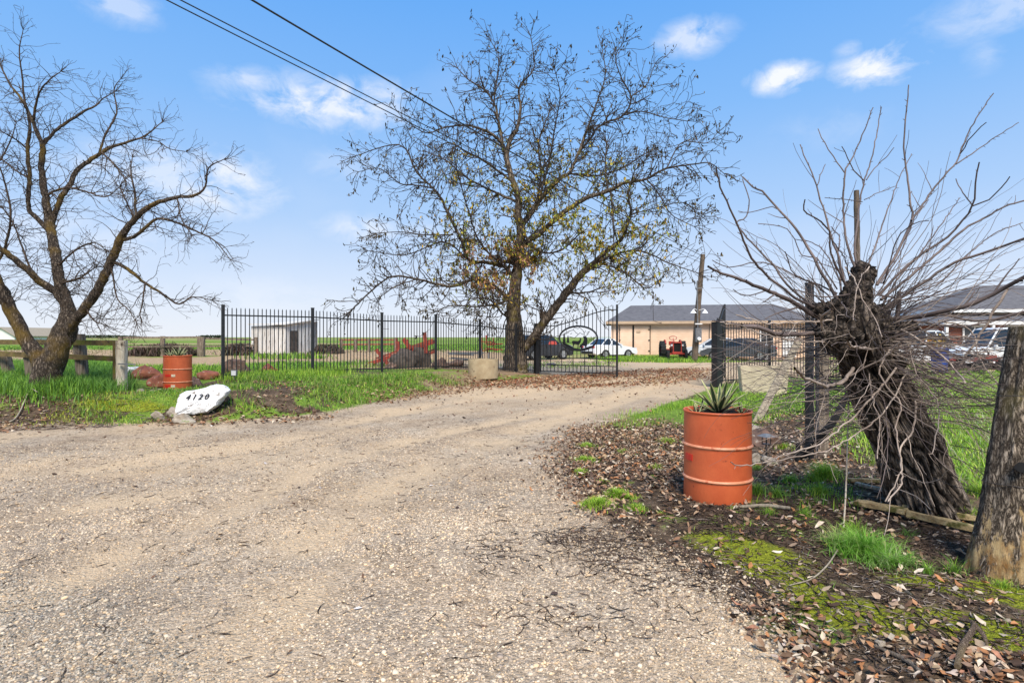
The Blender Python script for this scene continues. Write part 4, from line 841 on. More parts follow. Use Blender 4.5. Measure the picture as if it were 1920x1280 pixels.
SH2 = [ # in photo pixels: low drooping shoots round the head
 ([(1690,618),(1730,640),(1790,690),(1810,720)],3.5,2,-.6), ([(1640,660),(1660,640),(1700,625),(1760,618)],3,1.4,-.7), ([(1600,690),(1580,715),(1560,722),(1545,724),(1510,708),(1490,690)],6,3.4,-.9),
 ([(1560,723),(1620,690),(1660,670),(1690,640)],3.2,2.4,-.4), ([(1640,655),(1600,650),(1590,640)],4,3,-.7), ([(1680,690),(1640,740),(1590,790),(1540,830),(1480,850),(1440,862)],3.6,1.4,-1.0),
 ([(1700,700),(1660,770),(1610,810),(1560,840),(1500,855),(1400,872),(1370,866)],2.6,1.1,-1.3), ([(1670,650),(1650,700),(1690,760),(1680,800),(1690,880),(1660,940)],3,1.6,-.7),
 ([(1630,700),(1640,760),(1650,790),(1645,860)],2,1.2,-.6), ([(1716,750),(1714,800),(1690,840),(1692,880),(1690,905),(1665,940)],3.4,1.8,-.8), ([(1690,885),(1730,905),(1760,900),(1780,880)],1.8,1,-.4),
 ([(1680,915),(1720,930),(1745,955)],1.6,1,-.3), ([(1700,640),(1720,700),(1760,760),(1750,840),(1740,850)],2.6,1.2,-.5), ([(1640,640),(1700,680),(1780,700),(1860,720),(1940,700)],2.8,1.4,.3),
 ([(1760,600),(1820,620),(1840,680),(1890,740),(1940,790)],2.6,1.2,-.3), ([(1720,610),(1780,650),(1850,660),(1930,640)],3,1.6,.4), ([(1890,540),(1860,590),(1830,640),(1790,700),(1760,740)],5,3,.2),
 ([(1560,600),(1510,604),(1440,606),(1380,590)],3,1.3,-.5), ([(1560,640),(1500,640),(1440,628),(1390,612),(1350,604)],2.6,1.1,-1.),
 ([(1585,500),(1600,520),(1618,560),(1640,600),(1654,632)],2.4,1.4,-.45), ([(1630,500),(1610,530),(1600,600)],2,1.2,-.4), ([(1550,640),(1540,600),(1560,580)],4,3,-.4),
]
T2 = T; T = Tubes()
for pts, a, b, d in SH2: shoot(pts, a*.56, b*.62, d, d0=-.3, wob=.01)
# thicket of thin shoots springing all round the head and drooping outward
TP = T
for k in range(430):
    T = TP if k % 3 == 0 else T2
    a = random.uniform(0, 2*PI); low = random.random() < .72
    hgt0 = random.uniform(.62, 1.45) if low else random.uniform(1.3, 1.6)
    cx, cy, cz = (pl(1625-(hgt0-1.1)*70, 650, PD-.1)); q = Vector((cx+math.cos(a)*.18, cy+math.sin(a)*.18, hgt0))
    el = random.uniform(-.25,.35) if low else random.uniform(.2,1.2)
    d = Vector((math.cos(a)*math.cos(el), math.sin(a)*math.cos(el), math.sin(el))); L0 = random.uniform(.5,1.35); pp = [q]; g = random.uniform(-.06,.035)
    nseg = 14
    for _ in range(nseg): d = (d+rvec()*.19+Vector((0,0,g))).normalized(); q = q+d*L0/nseg; pp.append(q)
    if min(z.z for z in pp) < .06: continue
    r0 = random.uniform(.0020,.0044); T.add(pp, [r0*(1-.65*z/nseg) for z in range(nseg+1)], 5)
    if random.random() < .7:
        i = random.randint(4, 9); q = pp[i]; d2 = (pp[i+1]-pp[i]).normalized()+rvec()*.8; pq = [q]
        for _ in range(7): d2 = (d2+rvec()*.2).normalized(); q = q+d2*L0*.05; pq.append(q)
        T.add(pq, [max(.0014, r0*.5*(1-.08*z)) for z in range(8)], 4)
for k in range(85):
    a = random.uniform(-.9, .5); q = pl(1665+random.uniform(-20,30), 660+random.uniform(-30,60), PD-.2); d = Vector((math.cos(a), math.sin(a)*.7, random.uniform(-.5,.35))).normalized(); L0 = random.uniform(.5,1.2); pp = [q]; g = random.uniform(-.10,.01)
    for _ in range(14): d = (d+rvec()*.16+Vector((0,0,g))).normalized(); q = q+d*L0/14; pp.append(q)
    if min(z.z for z in pp) < .05: continue
    r0 = random.uniform(.0022,.0044); (TP if k % 2 else T2).add(pp, [r0*(1-.6*z/14) for z in range(15)], 5)
T2.build('shoots', M['twig_grey'], root); TP.build('dead_shoots', M['twig_pale'], root)
# ============================================================ DRUMS AND AGAVES
def drum(loc, sink, label, stickers, rz=0):
    R = .29; root = empty('steel_drum', loc, rz, label, 'drum', 'orange steel drums used as planters')
    z0 = -sink
    prof = [(R-.006, z0), (R, z0+.012), (R-.001, z0+.28), (R-.001, z0+.292)]
    prof += [(R-.001, z0+.56), (R-.001, z0+.57), (R-.002, z0+.855), (R+.004, z0+.862), (R+.008, z0+.872), (R+.003, z0+.882), (R-.008, z0+.880), (R-.012, z0+.868), (R-.013, z0+.80), (.0, z0+.795)]
    mb = MB(); mb.lathe(prof, 64, cap=False)
    for i, v in enumerate(mb.v):
        v = Vector(v); r = math.hypot(v.x, v.y)
        if r > .2: k = 1+.006*noise.noise(v*4+Vector(loc))+.003*noise.noise(v*11); mb.v[i] = (v.x*k, v.y*k, v.z)
    mb.build('shell', M['orange'], root, smooth=True)
    for zc in (.285, .575):
        m2 = MB(); m2.lathe([(R-.004, z0+zc-.018), (R+.003, z0+zc-.013), (R+.010, z0+zc-.005), (R+.012, z0+zc), (R+.010, z0+zc+.005), (R+.003, z0+zc+.013), (R-.004, z0+zc+.018)], 64, cap=False); m2.build('rib', M['orange_rib'], root, smooth=True)
    m3 = MB(); m3.lathe([(R-.014, z0+.79), (R-.016, z0+.845), (.15, z0+.858), (.0, z0+.862)], 40, cap=False)
    for i, v in enumerate(m3.v): m3.v[i] = (v[0], v[1], v[2]+.02*noise.noise(Vector(v)*14))
    m3.build('soil', M['soil'], root, smooth=True)
    for a0, a1, za, zb, mt in stickers:
        m4 = MB(); n = 8; vs = []; rr = R+.0045
        for i in range(n+1):
            q = math.radians(a0+(a1-a0)*i/n); vs += [Vector((rr*math.cos(q), rr*math.sin(q), z0+za)), Vector((rr*math.cos(q), rr*math.sin(q), z0+zb)), Vector(((R-.004)*math.cos(q), (R-.004)*math.sin(q), z0+zb)), Vector(((R-.004)*math.cos(q), (R-.004)*math.sin(q), z0+za))]
        fs = [(4*i+a, 4*i+4+a, 4*i+4+(a+1) % 4, 4*i+(a+1) % 4) for i in range(n) for a in range(4)]+[(0,1,2,3),(4*n,4*n+3,4*n+2,4*n+1)]
        m4.add(vs, fs); m4.build('reflective_sticker', M[mt], root)
    return root
def vmat():
    m, nt, N, L, B = nm('agave_green'); B.inputs['Roughness'].default_value = .5; B.inputs['Base Color'].default_value = (.035,.075,.035,1)
    n = N.new('ShaderNodeTexNoise'); n.inputs['Scale'].default_value = 30; r = N.new('ShaderNodeValToRGB'); r.color_ramp.elements[0].color = (.018,.04,.02,1); r.color_ramp.elements[1].color = (.06,.12,.045,1); L.new(n.outputs[0], r.inputs[0]); L.new(r.outputs[0], B.inputs['Base Color']); return m
M['ag'] = vmat(); M['agy'] = pm('agave_cream_margin', (.62,.60,.30), (.48,.47,.20), 20, .5); M['agb'] = pm('agave_dry_brown', (.10,.06,.05), (.05,.03,.03), 20, .7)
def agave(loc, spec, label, rz=0):
    """spec: (x, y, count, length, spread)"""
    root = empty('agave_plant', loc, rz, label, 'plant', 'striped agaves growing in the drums')
    for x0, y0, n, ln, sp in spec:
        for k in range(n):
            f = k/n; az = k*2.39996+x0*9; el = math.radians(86-sp*(1-f)**.7 if True else 0); L0 = ln*(.62+.42*f*random.uniform(.85,1.1)) if f < .9 else ln*.8
            d = Vector((math.cos(az)*math.cos(el), math.sin(az)*math.cos(el), math.sin(el))); side = Vector((-math.sin(az), math.cos(az), 0)); p = Vector((x0+.02*math.cos(az), y0+.02*math.sin(az), 0))
            w0 = L0*.085; mb = MB(); vs = []; ns = 9; bend = random.uniform(-.02,.05)
            for i in range(ns+1):
                t = i/ns; w = w0*(.75+.7*t-1.45*t*t*t if t < .97 else .03)*(1 if t < .99 else .1); nrm = side.cross(d).normalized()
                if nrm.z < 0: nrm = -nrm
                for c, dep in ((-1,.5),(-.62,.12),(0,-.1),(.62,.12),(1,.5)): vs.append(p+side*w*c+nrm*w*dep*.8)
                d = (d+Vector((0,0,-bend))).normalized(); p = p+d*L0/ns
            th = len(vs); vs2 = [v-Vector((0,0,.002))-d*.0 for v in vs]
            for i in range(ns):
                for c in range(4):
                    a = i*5+c; mb.add([], [], 0); 
            fs = []; ms = []
            for i in range(ns):
                for c in range(4): a = i*5+c; fs.append((a, a+1, a+6, a+5)); ms.append(1 if c in (0,3) else 0)
            mb.v = [tuple(v) for v in vs]; mb.f = fs; mb.m = ms; o = mb.build('leaf', [M['ag'], M['agy']] if f > .1 or x0 else [M['agb'], M['agb']], root, smooth=False)
            so = o.modifiers.new('thick', 'SOLIDIFY'); so.thickness = .004
    return root
random.seed(3)
g = Vector((P(1345,0,5.12).x, 5.12, -.03))
drum(g, .0, 'large orange steel drum planter standing in dead leaves on the right of the drive', [(184,205,.445,.50,'red_sticker')])
# first drum: two bands seen; the second drum stands partly sunk behind the grass
agave(g+Vector((0,-.02,.855)), [(0,0,26,.34,72),(-.20,-.03,7,.11,60),(.21,-.02,7,.11,60),(.12,.12,6,.12,60),(-.12,.1,6,.14,60)], 'large yellow striped agave in the near right drum')
# debris at its foot is real earth: the drum sits in the ground
D2 = 13.0; x2 = P(333,0,D2).x; z2_ = H-(667-HY)/F*D2-.87
drum(Vector((x2, D2, z2_)), .0, 'smaller looking far orange steel drum with red and white reflectors on the left bank', [(244,272,.41,.465,'red_sticker'),(275,291,.41,.465,'white_sticker'),(243,271,.175,.23,'red_sticker'),(274,290,.175,.23,'white_sticker')])
agave(Vector((x2, D2, z2_+.855)), [(.03,0,22,.27,66),(-.17,0,8,.2,50)], 'dark agave in the far left drum')

# ============================================================ ROCKS
def rk(px, py, D, w, h, mat, label, seed, group=None, dep=.8, rz=0, name='rock', **k):
    x = P(px, 0, D).x; return rock(name, (w, w*dep, h), (x, D, hz(x, D)-.05*h), M[mat], seed, rz, label, 'rock', group, **k)
rk(272, 712, 14.6, .66, .34, 'red_rock', 'red boulder behind the left of the two posts and drum', 2, rough=.2)
rk(300, 716, 13.6, .55, .30, 'red_rock', 'tilted reddish flat boulder just left of the far drum', 9, rough=.3)
rk(246, 700, 15.2, .62, .34, 'white_rock', 'white boulder behind the pale fence end post', 4, rough=.2)
rk(390, 712, 14.6, .55, .28, 'red_rock', 'low brown red boulder right of the far drum', 6, rough=.25)
rk(366, 712, 13.9, .30, .22, 'brown_rock', 'small dark boulder touching the far drum on its right', 8)
rk(447, 706, 15.6, .72, .56, 'brown_rock', 'rough brown boulder behind the first fence pickets', 11, rough=.4)
rk(505, 706, 16.2, .46, .30, 'red_rock', 'red boulder behind the first iron fence panel', 12, rough=.35)
rk(468, 712, 15.8, .30, .16, 'rock', 'pale flat stone between two boulders behind the fence', 13)
for k, (px, w, s) in enumerate([(262,.17,1),(282,.14,2),(298,.15,3),(315,.12,5)]):
    rk(px, 735, 12.0, w*1.1, .11, 'rock', 'pale round stones in a row on the grass left of the far drum', 20+s, 'pale stones edging the bank')
rk(296, 770, 10.15, .22, .15, 'rock', 'mossy tan stone left of the white number stone', 31); rk(325, 765, 10.25, .24, .16, 'rock', 'tan stone against the left foot of the number stone', 32)
rk(345, 772, 10.02, .36, .15, 'rock', 'brown rock under the number stone lower left corner', 33)
rk(418, 742, 10.75, .22, .22, 'brown_rock', 'brown rock under the right corner of the number stone', 34)
rk(1330, 948, 4.98, .105, .06, 'rock', 'small grey stone lying against the foot of the near drum', 35)
rk(1418, 876, 6.6, .14, .10, 'rock', 'pale round stone left of the small path light', 36); rk(1441, 882, 6.5, .17, .09, 'rock', 'pale flat stone at the foot of the small path light', 37)
rk(1425, 825, 7.6, .5, .22, 'brown_rock', 'brown rock behind the path light and near drum', 38)
rk(1405, 800, 8.3, .35, .25, 'rock', 'tan boulder just right behind the near drum', 39)
for k, (px, py, w) in enumerate([(1497,985,.03),(1680,960,.05),(1663,963,.04),(1486,1125,.035),(1690,1140,.03),(1572,1150,.028),(1630,985,.035),(1735,935,.05),(1840,1065,.03),(1890,1165,.035),(1650,1210,.05),(1500,1210,.05)]):
    g = G(px, py); rock('pebble', (w, w*.7, w*.6), g, M['rock'], 50+k, 0, 'pale pebbles scattered on the dark soil under the leaning tree', 'pebble', 'pebbles on the soil', sub=2)
# number stone
Dn = 10.42; xs = P(382,0,Dn).x; zb = hz(xs, Dn)
root = empty('number_stone', (xs, Dn, zb), .06, 'white painted boulder bearing the number 4120 at the drive edge', 'stone')
poly = [(-.40,.32),(-.29,.37),(-.17,.375),(-.06,.405),(.04,.44),(.14,.475),(.29,.47),(.36,.44),(.435,.37),(.40,.29),(.33,.22),(.28,.12),(.2,.06),(.12,.0),(-.05,-.03),(-.2,-.03),(-.38,-.03),(-.44,-.03),(-.43,.13)]
bm = bmesh.new(); n = len(poly); cx = sum(a for a, b in poly)/n; cz = sum(b for a, b in poly)/n
rings = []
for s, yy in ((.0,-.13),(.5,-.132),(.93,-.128),(1.0,-.10),(1.02,0),(.97,.12),(.8,.24),(.3,.28)):
    rings.append([bm.verts.new((cx+(a-cx)*s, yy+(b-.2)*.28+.012*noise.noise(Vector((a*7, b*7, yy*5))), cz+(b-cz)*s)) for a, b in poly] if s else bm.verts.new((cx, yy+(cz-.2)*.28, cz)))
for i in range(1, len(rings)-1):
    for j in range(n): bm.faces.new((rings[i][j], rings[i][(j+1) % n], rings[i+1][(j+1) % n], rings[i+1][j]))
for j in range(n): bm.faces.new((rings[0], rings[1][(j+1) % n], rings[1][j]))
bm.faces.new(rings[-1]); bmesh.ops.subdivide_edges(bm, edges=bm.edges, cuts=3, use_grid_fill=True)
for v in bm.verts:
    fr = 1.2 if v.co.y > (v.co.z-.2)*.28-.10 else .5*(1+2*max(0, .15-v.co.z)/.15)
    v.co.y += (.010*noise.noise(v.co*24)+.006*noise.noise(v.co*50))*(1 if v.co.z > .2 else 3)
    v.co += Vector((noise.noise(v.co*9), noise.noise(v.co*9+Vector((5,0,0)))*.6, noise.noise(v.co*9+Vector((0,7,0)))))*.016*fr
bmesh.ops.recalc_face_normals(bm, faces=bm.faces); me = bpy.data.meshes.new('boulder'); bm.to_mesh(me); bm.free(); me.materials.append(M['white_rock']); o = bpy.data.objects.new('boulder', me); COL.objects.link(o); o.parent = root
me.polygons.foreach_set('use_smooth', [True]*len(me.polygons)); me.set_sharp_from_angle(angle=.6)
def text_mesh(name, s, size, mat, parent, loc, rot, depth=.003, shear=0., space=1.):
    c = bpy.data.curves.new(name, 'FONT'); c.body = s; c.size = size; c.extrude = depth; c.align_x = 'CENTER'; c.align_y = 'CENTER'; c.shear = shear; c.space_character = space; c.offset = .0005
    t = bpy.data.objects.new('tmp', c); COL.objects.link(t); dg = bpy.context.evaluated_depsgraph_get(); me = bpy.data.meshes.new_from_object(t.evaluated_get(dg)); bpy.data.objects.remove(t)
    o = bpy.data.objects.new(name, me); COL.objects.link(o); me.materials.clear(); me.materials.append(mat); o.parent = parent; o.location = loc; o.rotation_euler = rot; return o
text_mesh('painted_number', '4120', .145, M['black'], root, (-.07, -.118, .27), (PI/2-.27, -.04, 0), .010, .35, 1.5)

# ============================================================ IRON FENCES AND GATE
def iron_fence(pts, label, hh, step=.115, extra=(), zoff=0):
    root = empty('iron_fence', (pts[0][0], pts[0][1], 0), 0, label, 'fence'); b = Vector((pts[0][0], pts[0][1], 0))
    P3 = [Vector((x, y, z))-b for x, y, z in pts]
    for i, p in enumerate(P3):
        m = MB(); m.box(p+Vector((0,0,hh/2)), (.07,.07,hh+.16), Matrix.Rotation(.77, 3, 'Z')); m.box(p+Vector((0,0,hh+.09)), (.08,.08,.02), Matrix.Rotation(.77, 3, 'Z')); m.build('post', M['black'], root)
    for p, q in zip(P3, P3[1:]):
        m = MB(); d = (q-p); L0 = d.length; d.normalize(); n = int(L0/step)
        lo = .11; hi = hh-.17
        m.bar(p+Vector((0,0,hi)), q+Vector((0,0,hi)), .036, .036); m.bar(p+Vector((0,0,lo)), q+Vector((0,0,lo)), .036, .036)
        for k in range(1, n+1):
            c = p+d*(L0*k/(n+1)); m.box(c+Vector((0,0,(hh+.05)/2)), (.019,.019,hh-.05+.0), Matrix.Rotation(.77, 3, 'Z')); m.tube([c+Vector((0,0,hh)), c+Vector((0,0,hh+.035))], [.0125,.001], 4)
        m.build('picket_panel', M['black'], root)
    return root
pts = []
for px, D in [(418,14.5),(586,16.3),(716,18.1),(817,19.6),(900,21.0),(968,22.2),(1003,22.75)]:
    x = P(px,0,D).x; pts.append((x, D, hz(x, D)))
# keep the run level between neighbours
iron_fence(pts, 'black iron picket fence running from the far drum to the gate post', 1.80)
Dr = 18.3
pts = [(P(px,0,D).x, D, 0.08) for px, D in [(1350,17.2),(1443,18.4),(1540,18.9),(1640,19.4)]]
iron_fence(pts, 'black iron picket fence behind the bare shoots right of the open gate leaf', 1.86, .125)
def gate_post(x, y, h, w, label):
    z = hz(x, y); r = empty('gate_post', (x, y, z), .5, label, 'gate post', 'square black gate posts'); m = MB(); m.box((0,0,h/2-.1), (w,w,h+.2)); m.build('post_tube', M['black'], r, bevel=.006); m = MB(); m.box((0,0,h+.012), (w+.02,w+.02,.025)); m.build('post_cap', M['black'], r)
    for zz in (.35, h-.3):
        m = MB(); m.tube([(w/2+.03,0,zz-.06),(w/2+.03,0,zz+.06)], .02, 8); m.build('hinge', M['black'], r)
    return r
GP = Vector((P(1006.5,0,22.6).x, 22.6, 0)); gate_post(GP.x, GP.y, 1.98, .16, 'square black gate post beside the thick tree trunk')
GP2 = Vector((P(1344,0,17.0).x, 17.0, 0)); gate_post(GP2.x, GP2.y, 1.92, .22, 'broad black gate post behind the near drum')
def gate_leaf(h, e, label, flip=False, zb=.12):
    """h hinge (x,y), e free end (x,y)"""
    h = Vector((*h, 0)); e = Vector((*e, 0)); L0 = (e-h).length; az = math.atan2(e.y-h.y, e.x-h.x)
    r = empty('gate_leaf', (h.x, h.y, 0), az, label, 'gate', 'open ornamental gate leaves')
    top = lambda u: 1.93+.58*float(sstep(.12, .95, u/L0))
    U = lambda zx: (zx-262)/(1405-262)*L0
    Zf = lambda zy: 1.46-(zy-595)/397.
    m = MB(); m.box((.025,0,(zb+2.02)/2), (.05,.05,2.02-zb)); m.build('hinge_stile', M['black'], r)
    m = MB(); m.box((L0,0,(2.70+zb-.1)/2), (.06,.06,2.70-zb+.1)); m.build('end_stile', M['black'], r)
    m = MB(); k = 26
    m.tube([(L0*i/k, 0, top(L0*i/k)) for i in range(k+1)], .02, 6)
    for z in (.16, .42, .69): m.bar((0,0,z), (L0,0,z), .035, .035)
    m.build('rails', M['black'], r)
    m = MB(); n = 20; cu, cz_, ru, rz_ = U(850), 1.46, .245*L0, .46
    for i in range(1, n):
        u = L0*i/n; t = top(u); q = 1-((u-cu)/ru)**2
        segs = [(.16,.42)]; 
        if i % 3 == 0: segs = [(.16,.69)]
        segs += [(.69, t+.11)] if q <= 0 else [(.69, cz_-rz_*math.sqrt(q)), (cz_+rz_*math.sqrt(q), t+.11)]
        for a, b in segs:
            if b > a: m.box((u,0,(a+b)/2), (.022,.022,b-a))
        m.lathe([(.001,t+.17),(.016,t+.13),(.010,t+.10)], 6, (u,0,0))
    m.build('pickets', M['black'], r)
    m = MB(); m.tube([(cu+ru*math.cos(a*PI/24), 0, cz_+rz_*math.sin(a*PI/24)) for a in range(49)], .036, 8, cap=False); m.build('emblem_ring', M['black'], r)
    fn = lambda a, b, c: Vector((U(a), c, Zf(b))); m = MB()
    m.prism([(612,655),(660,668),(720,700),(790,742),(870,755),(950,742),(1040,708),(1075,700),(1030,745),(960,770),(860,782),(760,770),(680,735),(630,695)], .014, fn)
    m.build('ground_plate', M['black'], r); m = MB()
    m.prism([(756,650),(775,632),(850,638),(872,622),(878,600),(868,585),(884,592),(890,588),(892,600),(905,612),(893,620),(890,650),(870,685),(858,695),(855,752),(843,752),(845,695),(800,684),(786,705),(778,750),(768,750),(775,695),(765,668)], .012, fn); m.build('doe_silhouette', M['black'], r); m = MB()
    m.prism([(878,700),(920,662),(938,610),(925,575),(930,560),(950,566),(962,560),(985,592),(990,640),(985,690),(975,710),(970,752),(957,752),(952,712),(918,706),(910,760),(897,760),(890,725),(876,745),(870,730)], .012, fn)
    for c in ([(955,562),(938,530),(950,505),(962,480)],[(945,520),(925,500)],[(965,560),(995,535),(1008,505),(1022,488)],[(985,540),(984,500)],[(1003,512),(1003,490)]): m.tube([fn(a, b, 0) for a, b in c], .010, 4)
    m.build('buck_silhouette', M['black'], r); m = MB()
    for cx, t0, b0, w in ((642,508,665,34),(700,548,668,30)):
        for k in range(4): yy = t0+(b0-t0-15)*k/4; ww = w*(.45+.18*k); m.prism([(cx,yy),(cx+ww,yy+(b0-t0)*.32),(cx-ww,yy+(b0-t0)*.32)], .010+.001*k, fn)
        m.prism([(cx-5,b0-25),(cx+5,b0-25),(cx+5,b0+4),(cx-5,b0+4)], .009, fn)
    m.build('pine_silhouettes', M['black'], r); m = MB()
    for c in ([(652,522),(720,484),(780,470),(795,430),(850,452),(872,432),(905,462),(940,500)],[(785,470),(820,512),(850,530)],[(720,572),(800,590),(880,512),(915,535),(940,540)],[(590,655),(700,662),(760,664)],
              [(1000,690),(1005,640),(1050,600)],[(1040,640),(1060,600),(1105,640)],[(1070,640),(1080,570)],[(1060,600),(1035,565)],[(1085,600),(1105,560)],[(1000,610),(1040,615)]): m.tube([fn(a, b, 0) for a, b in c], .011, 4)
    m.build('mountain_outline', M['black'], r); m = MB()
    for i in range(6):
        c = L0*(i+.5)/6; 
        for s in (-1, 1):
            m.tube([(c-.09*s,0,.47),(c,0,.555),(c+.07*s,0,.64)], .008, 4)
            m.tube([(c+s*(.10+.035*math.cos(a)),0,.56+.03*math.sin(a)) for a in (0,1.2,2.4,3.6,4.6)], .007, 4)
            m.tube([(c+s*.14,0,.56),(c+s*.20,0,.57)], .006, 4)
    m.tube([(0,0,.555),(L0,0,.557)], .004, 4); m.build('scroll_ornaments', M['black'], r)
    return r
e = P(1157,0,20.9); gate_leaf((GP.x+.12, GP.y), (e.x, e.y), 'open gate leaf with a deer and mountain oval beside the thick trunk')
e = P(1359,0,20.7); gate_leaf((GP2.x+.05, GP2.y+.14), (e.x, e.y), 'gate leaf swung inward and seen almost edge on')

# ============================================================ CONCRETE BOXES
def trough(px, D, w, d, h, rz, mat, label):
    x = P(px,0,D).x; r = empty('concrete_planter', (x, D, hz(x, D)-.03), rz, label, 'planter', 'concrete planters flanking the gate'); t = .055
    if d == 0:
        m = MB(); m.lathe([(w/2*.985,0),(w/2,h-.03),(w/2-.01,h),(w/2-t,h),(w/2-t-.01,h-.16)], 48, cap=False); m.build('tub', M[mat], r, smooth=True); m = MB(); m.lathe([(.001,h-.12),(w/2-t,h-.15)], 32, cap=False); m.build('soil', M['soil'], r); return r
    m = MB(); vs = []; 
    for z, s in ((0,.88),(h,1.)):
        for a, b in ((-1,-1),(1,-1),(1,1),(-1,1)): vs.append((a*w/2*s, b*d/2*s, z))
    for z in (h, h-.18):
        for a, b in ((-1,-1),(1,-1),(1,1),(-1,1)): vs.append((a*(w/2-t), b*(d/2-t), z))
    fs = [(3,2,1,0)]+[(i, (i+1) % 4, 4+(i+1) % 4, 4+i) for i in range(4)]+[(4+i, 4+(i+1) % 4, 8+(i+1) % 4, 8+i) for i in range(4)]+[(8+i, 8+(i+1) % 4, 12+(i+1) % 4, 12+i) for i in range(4)]
    m.add(vs, fs); m.build('box', M[mat], r, bevel=.012); m = MB(); m.box((0,0,h-.16), (w-2*t-.004, d-2*t-.004, .05)); m.build('soil', M['soil'], r); return r
trough(906, 19.6, 1.04, 0, .66, .1, 'concrete', 'round tan concrete tub planter in front of the iron fence by the trunk')
trough(1430, 14.6, 1.16, .6, .74, -.25, 'concrete2', 'pale concrete box planter behind the leaning board')
m = MB(); a = P(1416,796,9.6); b = P(1500,634,10.2); m.bar(a, b, .13, .03, up=Vector((0,1,0)));
o = m.build('leaning_board', M['board'], bevel=.004); recenter(o); tag(o, 'weathered grey board leaning up to the right in front of the concrete box', 'board')

# ============================================================ SMALL THINGS
x = P(1437,0,6.75).x; z = hz(x, 6.75); r = empty('path_light', (x, 6.75, z), .3, 'small black solar path light with a flat square cap right of the near drum', 'lamp')
m = MB(); m.tube([(0,0,-.03),(0,0,.17)], .011, 8); m.build('stem', M['black'], r); m = MB()
for a, b in ((-1,-1),(1,-1),(1,1),(-1,1)): m.box((a*.032,b*.032,.225), (.007,.007,.09))
m.box((0,0,.178), (.075,.075,.012)); m.build('cage', M['black'], r); m = MB(); m.box((0,0,.285), (.15,.15,.03), taper=.35); m.build('cap', M['meter_grey'], r)
x = P(439,0,14.2).x; z = hz(x, 14.2); r = empty('flood_light', (x, 14.2, z), .0, 'small square ground flood light behind the first fence pickets', 'lamp')
m = MB(); m.tube([(0,0,0),(0,0,.12)], .015, 8); m.build('stake', M['meter_grey'], r); m = MB(); m.box((0,0,.19), (.14,.06,.15)); m.build('housing', M['meter_grey'], r, bevel=.008); m = MB(); m.box((0,-.034,.19), (.11,.01,.115)); m.build('lens', M['clear_light'], r)
M['bark_stick'] = bark_mat('stick_bark', (.07,.045,.03), (.42,.31,.22), (.3,.22,.1), 40, .6, .5, .005)
def stick(name, pts, rads, mat, label, cat, n=10, jit=.2):
    a, b = smooth_path([Vector(q) for q in pts], rads, .02); m = MB(); m.tube(a, b, n, True, jit=jit); o = m.build(name, M[mat] if isinstance(mat, str) else mat, smooth=True); recenter(o); return tag(o, label, cat)
gz = lambda px, py, dz=0: G(px, py)+Vector((0,0,dz))
stick('fallen_stick', [gz(1378,955,.02), gz(1430,952,.02), gz(1482,957,.02)], [.012,.017,.013], 'board', 'short barked stick lying right of the near drum', 'stick')
stick('forked_branch', [gz(1795,1262,.03), gz(1805,1225,.035), gz(1826,1190,.05), gz(1800,1172,.03)], [.012,.015,.012,.006], 'bark_stick', 'short forked broken branch lying in dead leaves at the bottom right', 'branch')
stick('broken_branch', [gz(1826,1190,.05), gz(1845,1205,.035), gz(1852,1218,.015)], [.012,.010,.005], 'bark_stick', 'short side piece of broken branch lying on the forked branch', 'branch')
stick('long_twig', [gz(1480,1100,.01), gz(1520,1090,.015), gz(1550,1070,.03), gz(1571,1045,.05)], [.003,.004,.005,.004], 'board', 'thin pale twig lying left of the bright grass tuft', 'twig')
stick('bark_stick', [gz(1640,1215,.012), gz(1700,1245,.02), gz(1740,1275,.012), gz(1800,1310,.01)], [.007,.010,.009,.006], 'wood_grey', 'long grey stick among the leaves at the lower right edge', 'stick')
stick('thin_stake', [G(1582,990), P(1587,900,4.62), P(1592,740,4.7)], [.0065,.006,.0045], 'wood_pale', 'thin pale upright stick rising from the bright grass tuft', 'stick', 8, .1)
stick('dead_branch', [gz(-30,792,.03), gz(25,790,.03), gz(55,768,.08), gz(70,745,.2)], [.012,.012,.009,.006], 'board', 'bare crooked branch lying at the far left edge of the bank', 'branch')
def plank(a, b, w, h, mat, label, name='plank', roll=0):
    a = Vector(a); b = Vector(b); m = MB(); N_ = 14
    t = (b-a).normalized(); s = t.cross(Vector((0,0,1))).normalized(); u = s.cross(t); 
    if roll: q = Matrix.Rotation(roll, 3, t); s = q @ s; u = q @ u
    vs = []
    for i in range(N_+1):
        p = a+(b-a)*i/N_
        for c, d in ((-1,-1),(1,-1),(1,1),(-1,1)):
            j = Vector((noise.noise(p*15+Vector((c,d,0))), noise.noise(p*17+Vector((0,c,d))), noise.noise(p*13+Vector((d,0,c)))))*.006
            vs.append(p+s*c*w/2+u*d*h/2+j)
    fs = [(0,1,2,3), tuple(4*N_+k for k in (3,2,1,0))]+[(4*i+k, 4*i+(k+1) % 4, 4*i+4+(k+1) % 4, 4*i+4+k) for i in range(N_) for k in range(4)]
    m.add(vs, fs); o = m.build(name, M[mat], bevel=.002); recenter(o); return tag(o, label, 'plank')
plank(gz(1605,952,.05), gz(1700,972,.055), .10, .035, 'yboard', 'splintered old timber end on the soil under the leaning tree')
plank(gz(1700,975,.055), gz(1832,1002,.04), .055, .04, 'yboard', 'straight squared timber reaching the rotten post foot')
plank(gz(1690,962,.055), gz(1838,985,.05), .06, .04, 'yboard', 'squared timber lying behind the front one by the rotten post')
plank(gz(1590,905,.03), gz(1665,908,.03), .05, .03, 'yboard', 'short timber lying left of the leaning trunk')
plank(gz(1605,912,.03), gz(1660,925,.03), .04, .025, 'board', 'short pale slat lying beside the leaning trunk')
